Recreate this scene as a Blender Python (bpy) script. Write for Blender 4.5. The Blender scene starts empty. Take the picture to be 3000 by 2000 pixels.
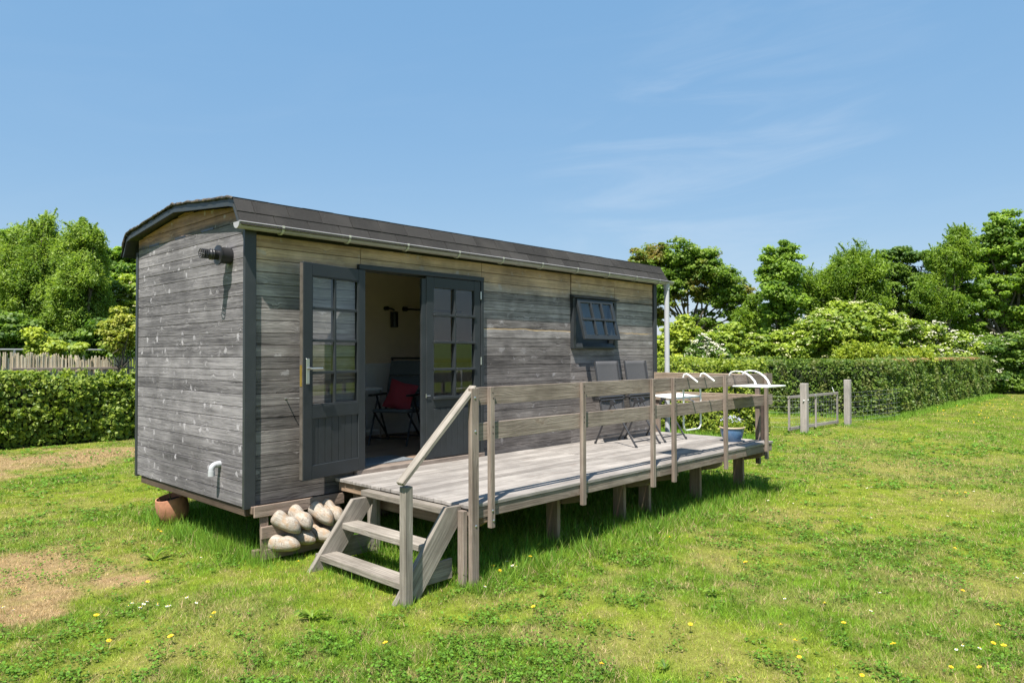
import bpy, math, random
import numpy as np
from mathutils import Vector, Matrix
R = math.radians
rnd = random.Random(7)
rng = np.random.default_rng(11)
scene = bpy.context.scene
COL = scene.collection

# ------------------------------------------------------------------ camera
CAM = Vector((-2.937, -5.930, 1.785))
cam_d = bpy.data.cameras.new("camera")
cam = bpy.data.objects.new("camera", cam_d)
COL.objects.link(cam)
FPX = 2087.0
cam_d.sensor_width = 36.0
cam_d.lens = FPX / 3000 * 36
cam_d.clip_start = 0.05
cam_d.clip_end = 3000
CROT = Matrix.Rotation(R(-46.57), 3, 'Z') @ Matrix.Rotation(R(90 + 1.048), 3, 'X') @ Matrix.Rotation(R(-0.154), 3, 'Z')
cam.matrix_world = Matrix.Translation(CAM) @ CROT.to_4x4()
scene.camera = cam

def at(px, py, Z):
    """world point seen at photo pixel (3000 wide) at distance Z metres in front of the camera"""
    q = Vector(((px - 1500) / FPX * Z, -(py - 1000) / FPX * Z, -Z))
    return CAM + CROT @ q
def ground_at(px, py):
    d = CROT @ Vector(((px - 1500) / FPX, -(py - 1000) / FPX, -1.0))
    return CAM + d * (-CAM.z / d.z)

# ------------------------------------------------------------------ light
SUN = Vector((-0.23, -0.11, 0.455)).normalized()
elev = math.asin(SUN.z)
world = bpy.data.worlds.new("World")
scene.world = world
world.use_nodes = True
wt = world.node_tree
wt.nodes.clear()
sky = wt.nodes.new('ShaderNodeTexSky')
sky.sky_type = 'NISHITA'
sky.sun_disc = False
sky.sun_elevation = elev
sky.sun_rotation = math.atan2(SUN.x, SUN.y)
sky.air_density = 1.0
sky.dust_density = 0.3
sky.ozone_density = 2.5
sun_d = bpy.data.lights.new("sun", 'SUN')
sun_d.energy = 5.0
sun_d.angle = R(0.53)
sun_d.color = (1.0, 0.95, 0.87)
sun = bpy.data.objects.new("sun", sun_d)
COL.objects.link(sun)
sun.rotation_euler = (-SUN).to_track_quat('-Z', 'Y').to_euler()
sun.location = (0, 0, 30)
scene.view_settings.view_transform = 'Standard'
scene.view_settings.look = 'None'
scene.view_settings.gamma = 1
scene.view_settings.exposure = 0.93
scene.cycles.max_bounces = 8
scene.cycles.transparent_max_bounces = 12
scene.cycles.use_denoising = True

# ------------------------------------------------------------------ node helpers
class NT:
    def __init__(s, tree): s.t = tree
    def n(s, typ, ins=None, **pr):
        nd = s.t.nodes.new('ShaderNode' + typ)
        for k, v in pr.items(): setattr(nd, k, v)
        for k, v in (ins or {}).items(): s.set(nd.inputs[k], v)
        return nd
    def set(s, sock, v):
        if isinstance(v, bpy.types.NodeSocket): s.t.links.new(v, sock)
        else:
            if hasattr(sock.default_value, '__len__') and not hasattr(v, '__len__'): v = (v,) * len(sock.default_value)
            if hasattr(sock.default_value, '__len__') and len(sock.default_value) == 4 and len(v) == 3: v = (*v, 1)
            sock.default_value = v
    def m(s, op, a, b=0.0, c=0.0, clamp=False):
        nd = s.t.nodes.new('ShaderNodeMath'); nd.operation = op; nd.use_clamp = clamp
        s.set(nd.inputs[0], a); s.set(nd.inputs[1], b); s.set(nd.inputs[2], c)
        return nd.outputs[0]
    def mix(s, f, a, b, mode='MIX'):
        nd = s.t.nodes.new('ShaderNodeMix'); nd.data_type = 'RGBA'; nd.blend_type = mode
        s.set(nd.inputs[0], f); s.set(nd.inputs[6], a); s.set(nd.inputs[7], b)
        return nd.outputs[2]
    def rng(s, v, a, b, c=0.0, d=1.0, smooth=False):
        nd = s.t.nodes.new('ShaderNodeMapRange'); nd.clamp = True
        if smooth: nd.interpolation_type = 'SMOOTHSTEP'
        s.set(nd.inputs[0], v); s.set(nd.inputs[1], a); s.set(nd.inputs[2], b); s.set(nd.inputs[3], c); s.set(nd.inputs[4], d)
        return nd.outputs[0]
    def xyz(s, x, y, z=0.0):
        nd = s.t.nodes.new('ShaderNodeCombineXYZ')
        s.set(nd.inputs[0], x); s.set(nd.inputs[1], y); s.set(nd.inputs[2], z)
        return nd.outputs[0]
    def sep(s, v):
        nd = s.t.nodes.new('ShaderNodeSeparateXYZ'); s.set(nd.inputs[0], v); return nd.outputs
    def noise(s, v, scale=1.0, detail=3.0, rough=0.5, dist=0.0):
        return s.n('TexNoise', {'Vector': v, 'Scale': scale, 'Detail': detail, 'Roughness': rough, 'Distortion': dist}).outputs[0]
    def attr(s, name):
        return s.n('Attribute', attribute_name=name)

def newmat(name):
    m = bpy.data.materials.new(name); m.use_nodes = True
    t = NT(m.node_tree)
    bs = m.node_tree.nodes['Principled BSDF']
    return m, t, bs

# world: sky plus thin cirrus
W = NT(wt)
g = W.n('TexCoord').outputs['Generated']
gx, gy, gz = W.sep(g)
den = W.m('ADD', W.m('MAXIMUM', gz, 0.0), 0.18)
cu, cv = W.m('DIVIDE', gx, den), W.m('DIVIDE', gy, den)
# wisps stretch along one direction of the sky plane
a1 = W.m('ADD', W.m('MULTIPLY', cu, 0.72), W.m('MULTIPLY', cv, -0.69))
a2 = W.m('ADD', W.m('MULTIPLY', cu, 0.69), W.m('MULTIPLY', cv, 0.72))
az = W.m('ARCTAN2', gx, gy); elv = W.m('ARCSINE', gz)
streak = W.noise(W.xyz(W.m('MULTIPLY', az, 3.2), W.m('MULTIPLY', W.m('ADD', elv, W.m('MULTIPLY', az, -0.10)), 16.0), 2.7), 1.0, 6.0, 0.56, 0.9)
gn = W.n('VectorMath', {0: g}, operation='NORMALIZE').outputs[0]
def around(px, py, a, b):
    d = (CROT @ Vector(((px - 1500) / FPX, -(py - 1000) / FPX, -1.0))).normalized()
    return W.rng(W.n('VectorMath', {0: gn, 1: tuple(d)}, operation='DOT_PRODUCT').outputs['Value'], a, b, 0, 1, True)
big = W.m('MAXIMUM', W.m('MAXIMUM', around(2150, 470, .972, .998), around(1900, 600, .980, .999)), W.m('MULTIPLY', around(2550, 0, .992, 1.0), .7))
big = W.m('MAXIMUM', big, 0.12)
cm = W.m('MULTIPLY', W.m('MULTIPLY', W.rng(streak, 0.42, 0.78, 0, 1, True), big), 0.24)
bg = W.n('Background', {'Strength': 0.088})
skyc = W.mix(1.0, W.mix(1.0, sky.outputs[0], (0.50, 0.35, 0.20), 'MULTIPLY'), (0.74, 1.90, 3.62), 'ADD')   # evens out the zenith-to-horizon range
col = W.mix(cm, skyc, (4.4, 5.0, 5.7))
W.set(bg.inputs['Color'], col)
wo = wt.nodes.new('ShaderNodeOutputWorld')
wt.links.new(bg.outputs[0], wo.inputs[0])

# ------------------------------------------------------------------ materials
def wood(name, dark, light, knot=(0.6, 0.58, 0.55), kscale=(9.0, 4.0), kamt=0.7, kr=(0.05, 0.22), kthr=0.62,
         rough=0.75, bump=0.35, var=0.35, top=None, special=None, grime=0.45):
    m, t, bs = newmat(name)
    uv = t.n('UVMap').outputs[0]
    u, v, _ = t.sep(uv)
    r = t.attr('rnd').outputs['Fac']
    pos = t.n('NewGeometry').outputs['Position']
    px, py, pz = t.sep(pos)
    wn1 = t.m('SUBTRACT', t.noise(t.xyz(t.m('MULTIPLY', u, 14), t.m('MULTIPLY', v, 14), 5.0), 1.0, 3, 0.6), 0.5)
    wn2 = t.m('SUBTRACT', t.noise(t.xyz(t.m('MULTIPLY', u, 14), t.m('MULTIPLY', v, 14), 9.0), 1.0, 3, 0.6), 0.5)
    kn = t.n('TexVoronoi', {'Vector': t.xyz(t.m('ADD', t.m('MULTIPLY', u, kscale[0]), t.m('MULTIPLY', wn1, 0.9)), t.m('ADD', t.m('MULTIPLY', v, kscale[1]), t.m('MULTIPLY', wn2, 0.9))), 'Scale': 1.0}, voronoi_dimensions='2D')
    kd = kn.outputs['Distance']
    kc = t.sep(kn.outputs['Color'])
    sel = t.m('GREATER_THAN', kc[0], kthr)
    jag = t.noise(t.xyz(t.m('MULTIPLY', u, 60), t.m('MULTIPLY', v, 25)), 1.0, 2)
    kdj = t.m('ADD', kd, t.m('MULTIPLY', t.m('SUBTRACT', jag, 0.5), 0.22))
    kmask = t.m('MULTIPLY', t.m('MULTIPLY', t.rng(t.m('ADD', kdj, t.m('MULTIPLY', t.m('SUBTRACT', kc[1], 0.5), kr[1])), kr[0], kr[1] * 1.1, 1, 0, True), sel), t.rng(kc[2], 0, 1, 0.35, 1.0))
    warp = t.m('MULTIPLY', t.rng(kd, 0.0, 0.5, 1, 0, True), sel)
    vv = t.m('ADD', v, t.m('MULTIPLY', warp, 0.02))
    fine = t.noise(t.xyz(t.m('MULTIPLY', u, 4), t.m('MULTIPLY', vv, 220), r), 1.0, 4, 0.6)
    cath = t.noise(t.xyz(t.m('MULTIPLY', u, 0.9), t.m('MULTIPLY', vv, 9), r), 1.0, 2)
    ring = t.m('MULTIPLY_ADD', t.m('SINE', t.m('MULTIPLY', cath, 95.0)), 0.5, 0.5)
    stain = t.noise(t.xyz(t.m('MULTIPLY', u, 1.6), t.m('MULTIPLY', v, 9)), 1.0, 4, 0.6)
    strk = t.noise(t.xyz(t.m('MULTIPLY', u, 1.1), t.m('MULTIPLY', vv, 55), t.m('ADD', r, 4.0)), 1.0, 3, 0.65)
    f = t.m('ADD', t.m('MULTIPLY', t.rng(fine, 0.38, 0.62), 0.20), t.m('MULTIPLY', ring, 0.14))
    f = t.m('ADD', f, t.m('MULTIPLY', t.rng(strk, 0.38, 0.62), 0.44))
    f = t.m('ADD', f, t.m('MULTIPLY', t.rng(stain, 0.34, 0.66), 0.30))
    f = t.m('ADD', f, t.m('MULTIPLY', t.m('SUBTRACT', r, 0.5), var), clamp=True)
    c = t.mix(f, dark, light)
    if top:      # less weathered wood high up under the eaves: (z0, z1, colour dark, colour light)
        for (z0, z1, cd, cl, dz) in top:
            tm = t.rng(t.m('ADD', pz, t.m('MULTIPLY', t.m('SUBTRACT', stain, 0.5), dz)), z0, z1, 0, 1, True)
            c = t.mix(tm, c, t.mix(f, cd, cl))
    vs = t.m('ADD', t.m('MULTIPLY', t.noise(t.xyz(px, py, pz), 1.1, 3), 1.0), 0.0)
    vs = t.m('ADD', t.m('MULTIPLY', vs, 0.6), t.m('MULTIPLY', t.noise(t.xyz(px, py, pz), 5.0, 4, 0.6), 0.4))
    c = t.mix(t.m('MULTIPLY', t.rng(vs, 0.44, 0.62), grime), c, (dark[0] * 0.7, dark[1] * 0.7, dark[2] * 0.72))
    smear = t.noise(t.xyz(t.m('ADD', t.m('MULTIPLY', u, 26), t.m('MULTIPLY', wn1, 3.0)), t.m('MULTIPLY', v, 9), 2.0), 1.0, 3, 0.6)
    c = t.mix(t.m('MULTIPLY', t.m('MULTIPLY', t.rng(smear, 0.60, 0.74, 0, 1, True), t.rng(kd, 0.05, 0.45, 1, 0, True)), kamt * 0.75), c, knot)
    c = t.mix(t.m('MULTIPLY', kmask, kamt), c, knot)
    eye = t.m('MULTIPLY', t.rng(kdj, 0.0, kr[0] * 1.2 + 0.03, 1, 0, True), t.m('GREATER_THAN', kc[0], 0.5 + kthr / 2))
    c = t.mix(t.m('MULTIPLY', eye, 0.4), c, (0.12, 0.09, 0.07))
    if special: c = special(t, c, px, py, pz)
    t.set(bs.inputs['Base Color'], c)
    bs.inputs['Roughness'].default_value = rough
    bs.inputs['Specular IOR Level'].default_value = 0.3
    bn = t.n('Bump', {'Strength': bump, 'Distance': 0.004, 'Height': t.m('ADD', fine, t.m('MULTIPLY', ring, 0.3))})
    t.set(bs.inputs['Normal'], bn.outputs[0])
    return m

def paint(name, c, rough=0.5, var=0.15, metal=0.0, spec=0.5, bump=0.0, chips=0.0, nscale=6.0):
    m, t, bs = newmat(name)
    pos = t.n('TexCoord').outputs['Object']
    nz = t.noise(pos, nscale, 4, 0.6)
    f = t.rng(nz, 0.3, 0.7, 1 - var, 1 + var)
    cc = t.mix(1.0, c, t.xyz(f, f, f), 'MULTIPLY')
    if chips:
        ch = t.noise(pos, 55, 3, 0.6)
        cc = t.mix(t.rng(ch, 0.76 - chips, 0.78 - chips), cc, (0.5, 0.42, 0.3))
    t.set(bs.inputs['Base Color'], cc)
    bs.inputs['Metallic'].default_value = metal
    bs.inputs['Specular IOR Level'].default_value = spec
    t.set(bs.inputs['Roughness'], t.rng(nz, 0.3, 0.7, max(rough - 0.08, 0.02), min(rough + 0.1, 1)))
    if bump:
        b = t.n('Bump', {'Strength': bump, 'Distance': 0.01, 'Height': t.noise(pos, nscale * 8, 4, 0.6)})
        t.set(bs.inputs['Normal'], b.outputs[0])
    return m

def crack(t, c, px, py, pz):
    w = t.noise(t.xyz(px, 0.0, 0.0), 3.0, 4)
    d = t.m('ABSOLUTE', t.m('SUBTRACT', t.m('ADD', pz, t.m('MULTIPLY', w, 0.05)), 2.115))
    ln = t.m('MULTIPLY', t.rng(d, 0.004, 0.009, 1, 0, True), t.m('GREATER_THAN', px, 2.83))
    gap = t.rng(t.noise(t.xyz(px, 3.0, 0.0), 1.4, 2), 0.40, 0.47)
    return t.mix(t.m('MULTIPLY', t.m('MULTIPLY', ln, gap), 0.8), c, (0.62, 0.45, 0.24))

M = {}
M['wall_end'] = wood('weathered cladding end', (0.052, 0.047, 0.050), (0.295, 0.275, 0.283), knot=(0.500, 0.474, 0.500), kscale=(7.5, 6.5), kamt=0.78, kthr=0.52, kr=(0.02, 0.16),
    var=0.45, top=[(2.95, 3.02, (0.26, 0.135, 0.085), (0.58, 0.345, 0.24), 0.16)], bump=0.45)
M['wall_front'] = wood('weathered cladding front', (0.052, 0.045, 0.043), (0.285, 0.256, 0.240), knot=(0.460, 0.436, 0.444), kscale=(5.5, 6.0), kamt=0.5, kthr=0.66, kr=(0.02, 0.17),
    var=0.5, top=[(1.60, 2.35, (0.090, 0.080, 0.076), (0.48, 0.440, 0.420), 0.8), (2.46, 2.70, (0.30, 0.190, 0.110), (0.66, 0.465, 0.295), 0.30)], special=crack, bump=0.45)
M['deck'] = wood('weathered deck planks', (0.150, 0.134, 0.120), (0.400, 0.368, 0.338), knot=(0.220, 0.174, 0.151), kscale=(3, 7), kamt=0.5, kthr=0.8, var=0.5, bump=0.5)
M['rail'] = wood('weathered rail timber', (0.115, 0.085, 0.067), (0.345, 0.283, 0.237), knot=(0.170, 0.106, 0.071), kscale=(3, 8), kamt=0.6, kthr=0.78, var=0.3, bump=0.5)
M['step'] = wood('bleached step timber', (0.130, 0.110, 0.088), (0.410, 0.368, 0.318), knot=(0.200, 0.146, 0.111), kscale=(3.5, 7), kamt=0.6, kthr=0.76, var=0.3, bump=0.5)
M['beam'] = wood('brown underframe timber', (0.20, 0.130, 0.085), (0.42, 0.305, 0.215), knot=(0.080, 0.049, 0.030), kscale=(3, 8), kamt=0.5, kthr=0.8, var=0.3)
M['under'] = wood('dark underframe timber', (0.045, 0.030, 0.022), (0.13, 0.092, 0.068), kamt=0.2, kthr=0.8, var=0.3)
M['pallet'] = wood('pallet timber', (0.120, 0.082, 0.061), (0.330, 0.252, 0.202), knot=(0.130, 0.087, 0.061), kscale=(5, 8), kamt=0.7, kthr=0.78, var=0.5, bump=0.6)
M['gatewood'] = wood('silvered gate post timber', (0.200, 0.179, 0.162), (0.400, 0.358, 0.333), knot=(0.200, 0.164, 0.131), kamt=0.3, kthr=0.8)
M['floor'] = wood('interior floor', (0.17, 0.115, 0.08), (0.40, 0.30, 0.23), kamt=0.1, kthr=0.9, rough=0.45, bump=0.1)
M['dark'] = paint('anthracite paint', (0.027, 0.031, 0.034), 0.42, 0.15, chips=0.0, spec=0.35)
M['trim'] = paint('anthracite trim', (0.029, 0.033, 0.036), 0.45, 0.15, chips=0.02)
M['zinc'] = paint('grey gutter plastic', (0.34, 0.325, 0.335), 0.38, 0.12)
M['pipe'] = paint('light grey pipe', (0.42, 0.43, 0.45), 0.45, 0.06)
M['clip'] = paint('pale gutter clip', (0.5, 0.5, 0.42), 0.5, 0.1)
M['black'] = paint('black plastic', (0.018, 0.018, 0.02), 0.35, 0.1)
M['chairframe'] = paint('dark chair metal', (0.05, 0.05, 0.054), 0.35, 0.1, metal=0.3)
M['textile'] = paint('grey chair textile', (0.085, 0.082, 0.085), 0.75, 0.08, bump=0.15, nscale=40)
M['darktextile'] = paint('charcoal cushion fabric', (0.085, 0.105, 0.115), 0.85, 0.12, bump=0.2, nscale=30)
M['red'] = paint('crimson cushion fabric', (0.30, 0.035, 0.05), 0.85, 0.12, bump=0.2, nscale=30)
M['white'] = paint('white enamel', (0.78, 0.78, 0.76), 0.35, 0.04)
M['steel'] = paint('brushed steel', (0.55, 0.55, 0.53), 0.3, 0.05, metal=0.9)
M['brass'] = paint('brass', (0.62, 0.42, 0.10), 0.35, 0.1, metal=0.8)
M['innerwall'] = paint('cream inner wall', (0.72, 0.60, 0.46), 0.85, 0.04)
M['wainscot'] = paint('grey wainscot', (0.74, 0.76, 0.77), 0.6, 0.04)
M['dim_room_panel'] = paint('inner blind', (0.06, 0.075, 0.10), 0.7, 0.05)  # dark tint painted for the dim room behind the window
M['mat'] = paint('grey doormat', (0.15, 0.17, 0.19), 0.95, 0.3, bump=0.6, nscale=60)
M['blue'] = paint('blue glaze', (0.10, 0.19, 0.34), 0.22, 0.25, nscale=4)
M['cream'] = paint('cream pot rim', (0.50, 0.40, 0.28), 0.4, 0.1)
M['soil'] = paint('soil', (0.05, 0.035, 0.025), 0.95, 0.4, bump=0.5)
M['terra'] = paint('terracotta', (0.42, 0.19, 0.11), 0.8, 0.3, bump=0.2, nscale=9)
def mk_clog():
    m, t, bs = newmat('bleached clog wood')
    pos = t.n('TexCoord').outputs['Object']; X_, Y_, Z_ = t.sep(pos)
    rr = t.n('ObjectInfo').outputs['Random']
    gr = t.noise(t.xyz(t.m('MULTIPLY', X_, 9), t.m('MULTIPLY', Y_, 90), t.m('ADD', t.m('MULTIPLY', Z_, 90), t.m('MULTIPLY', rr, 30))), 1.0, 4, 0.6)
    bl_ = t.noise(t.xyz(X_, Y_, t.m('ADD', Z_, t.m('MULTIPLY', rr, 9))), 16, 4, 0.65)
    c = t.mix(t.rng(gr, 0.35, 0.65), (0.27, 0.23, 0.185), (0.42, 0.375, 0.32))
    c = t.mix(t.m('MULTIPLY', t.rng(bl_, 0.46, 0.62), 0.75), c, (0.33, 0.215, 0.125))
    ck = t.noise(t.xyz(t.m('MULTIPLY', X_, 7), t.m('MULTIPLY', Y_, 30), t.m('MULTIPLY', rr, 20)), 1.0, 3, 0.7)
    ckm = t.rng(t.m('ABSOLUTE', t.m('SUBTRACT', ck, 0.5)), 0.0, 0.005, 1, 0)
    c = t.mix(t.m('MULTIPLY', ckm, 0.7), c, (0.05, 0.035, 0.025))
    t.set(bs.inputs['Base Color'], c); bs.inputs['Roughness'].default_value = 0.8
    b = t.n('Bump', {'Strength': 0.6, 'Distance': 0.006, 'Height': t.m('SUBTRACT', gr, ckm)}); t.set(bs.inputs['Normal'], b.outputs[0])
    return m
M['clogm'] = mk_clog()
M['wire'] = paint('galvanised wire', (0.28, 0.29, 0.29), 0.5, 0.1, metal=0.4)
M['reed'] = wood('dry reed', (0.360, 0.281, 0.185), (0.720, 0.624, 0.464), kamt=0.0, var=0.8, bump=0.1, grime=0.0)
M['bark'] = paint('bark', (0.10, 0.085, 0.065), 0.9, 0.35, bump=0.6, nscale=5)
M['rust'] = paint('dark brown stake', (0.055, 0.035, 0.028), 0.8, 0.3, nscale=12)
M['weathered_door_edge'] = paint('worn door edge', (0.085, 0.072, 0.062), 0.6, 0.3, nscale=14)

def mk_roof():
    m, t, bs = newmat('bitumen shingle')
    pos = t.n('NewGeometry').outputs['Position']
    r = t.attr('rnd').outputs['Fac']
    n1 = t.noise(pos, 260, 2, 0.7)
    n2 = t.noise(pos, 3, 3)
    f = t.m('ADD', t.rng(n1, 0.35, 0.7), t.m('MULTIPLY', t.m('SUBTRACT', r, 0.5), 0.4), clamp=True)
    c = t.mix(f, (0.020, 0.019, 0.018), (0.064, 0.060, 0.058))
    c = t.mix(t.m('MULTIPLY', t.rng(n2, 0.5, 0.7), 0.4), c, (0.07, 0.065, 0.06))
    sp = t.noise(pos, 190, 1)
    c = t.mix(t.rng(sp, 0.77, 0.80), c, (0.4, 0.37, 0.33))
    t.set(bs.inputs['Base Color'], c); bs.inputs['Roughness'].default_value = 0.92
    bs.inputs['Specular IOR Level'].default_value = 0.15
    b = t.n('Bump', {'Strength': 0.6, 'Distance': 0.004, 'Height': n1}); t.set(bs.inputs['Normal'], b.outputs[0])
    return m
M['roof'] = mk_roof()

def mk_moss():
    m, t, bs = newmat('worn felt edge')
    pos = t.n('NewGeometry').outputs['Position']
    n1 = t.noise(pos, 30, 4, 0.65)
    c = t.mix(t.rng(n1, 0.45, 0.68), (0.03, 0.029, 0.031), (0.17, 0.125, 0.085))
    t.set(bs.inputs['Base Color'], c); bs.inputs['Roughness'].default_value = 0.9
    b = t.n('Bump', {'Strength': 0.8, 'Distance': 0.015, 'Height': n1}); t.set(bs.inputs['Normal'], b.outputs[0])
    return m
M['edge'] = mk_moss()

def mk_glass():
    m, t, bs = newmat('window glass')
    m.node_tree.nodes.remove(bs)
    fr = t.n('Fresnel', {'IOR': 1.7}).outputs[0]
    bf = t.n('NewGeometry').outputs['Backfacing']
    fr = t.m('MULTIPLY', fr, t.m('SUBTRACT', 1.0, bf))
    gl = t.n('BsdfGlossy', {'Color': (1, 1, 1, 1), 'Roughness': 0.0})
    tr = t.n('BsdfTransparent', {'Color': (0.93, 0.95, 0.95, 1)})
    mx = t.n('MixShader', {0: fr, 1: tr.outputs[0], 2: gl.outputs[0]})
    t.set(m.node_tree.nodes['Material Output'].inputs[0], mx.outputs[0])
    return m
M['glass'] = mk_glass()

def leafmat(name, c0, c1, trans=0.35, rough=0.5, hue2=None, hs=0.55):
    m, t, bs = newmat(name)
    r = t.attr('rnd').outputs['Fac']
    pos = t.n('NewGeometry').outputs['Position']
    c = t.mix(r, c0, c1)
    if hue2:
        nz = t.noise(pos, hs, 3)
        c = t.mix(t.m('MULTIPLY', t.rng(nz, 0.48, 0.62, 0, 1, True), t.rng(r, 0.0, 0.6)), c, hue2)
    t.set(bs.inputs['Base Color'], c)
    bs.inputs['Roughness'].default_value = rough
    bs.inputs['Specular IOR Level'].default_value = 0.35
    tl = t.n('BsdfTranslucent', {'Color': t.mix(1.0, c, (1.5, 1.6, 0.7), 'MULTIPLY')})
    mx = t.n('MixShader', {0: trans, 1: bs.outputs[0], 2: tl.outputs[0]})
    t.set(m.node_tree.nodes['Material Output'].inputs[0], mx.outputs[0])
    return m
L = {}
L['syc'] = leafmat('sycamore leaves', (0.076, 0.156, 0.021), (0.290, 0.413, 0.054), trans=0.46)
L['bronze'] = leafmat('bronze tinted leaves', (0.085, 0.165, 0.022), (0.24, 0.34, 0.05), hue2=(0.26, 0.20, 0.055), trans=0.46)
L['willow'] = leafmat('willow leaves', (0.115, 0.205, 0.03), (0.34, 0.44, 0.085), trans=0.42)
L['feather'] = leafmat('feathery leaves', (0.085, 0.17, 0.02), (0.27, 0.38, 0.045), trans=0.4)
L['elder'] = leafmat('elder leaves', (0.116, 0.195, 0.021), (0.346, 0.429, 0.046))
L['bright'] = leafmat('bright leaves', (0.165, 0.247, 0.023), (0.445, 0.494, 0.057))
L['yellow'] = leafmat('yellow leaves', (0.18, 0.25, 0.03), (0.38, 0.38, 0.06))
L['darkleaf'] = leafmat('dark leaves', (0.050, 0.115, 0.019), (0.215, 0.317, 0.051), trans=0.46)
L['hedge'] = leafmat('hedge leaves', (0.045, 0.105, 0.015), (0.20, 0.28, 0.045), hue2=(0.17, 0.19, 0.05), hs=3.0)
L['hedgel'] = leafmat('left hedge leaves', (0.076, 0.149, 0.020), (0.340, 0.404, 0.066))
L['nearhedge'] = leafmat('near hedge leaves', (0.099, 0.169, 0.017), (0.379, 0.429, 0.057))
L['flower'] = leafmat('white blossom', (0.55, 0.52, 0.42), (0.78, 0.76, 0.66), trans=0.2)
L['cream'] = leafmat('cream blossom', (0.45, 0.45, 0.22), (0.66, 0.64, 0.38), trans=0.2)
L['pinkish'] = leafmat('lilac blossom', (0.4, 0.42, 0.7), (0.7, 0.7, 0.85), trans=0.2)
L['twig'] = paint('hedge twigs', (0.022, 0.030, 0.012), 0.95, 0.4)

def mk_lawn(name, trans):
    m, t, bs = newmat(name)
    c = t.attr('col').outputs['Color']
    t.set(bs.inputs['Base Color'], c)
    bs.inputs['Roughness'].default_value = 0.6
    bs.inputs['Specular IOR Level'].default_value = 0.25
    if trans:
        tl = t.n('BsdfTranslucent', {'Color': t.mix(1.0, c, (1.25, 1.35, 0.7), 'MULTIPLY')})
        mx = t.n('MixShader', {0: trans, 1: bs.outputs[0], 2: tl.outputs[0]})
        t.set(m.node_tree.nodes['Material Output'].inputs[0], mx.outputs[0])
    return m
M['blade'] = mk_lawn('grass blades', 0.3)
def mk_ground():
    m, t, bs = newmat('lawn soil and thatch')
    c = t.attr('col').outputs['Color']
    pos = t.n('NewGeometry').outputs['Position']
    n1 = t.noise(pos, 45, 4, 0.7)
    n2 = t.noise(pos, 7, 4, 0.6)
    f = t.m('ADD', t.rng(n1, 0.25, 0.75, 0.55, 1.25), t.rng(n2, 0.3, 0.7, -0.18, 0.18))
    t.set(bs.inputs['Base Color'], t.mix(1.0, c, t.xyz(f, f, f), 'MULTIPLY'))
    bs.inputs['Roughness'].default_value = 1.0
    bs.inputs['Specular IOR Level'].default_value = 0.0
    b = t.n('Bump', {'Strength': 0.5, 'Distance': 0.02, 'Height': n1}); t.set(bs.inputs['Normal'], b.outputs[0])
    return m
M['ground'] = mk_ground()

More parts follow.
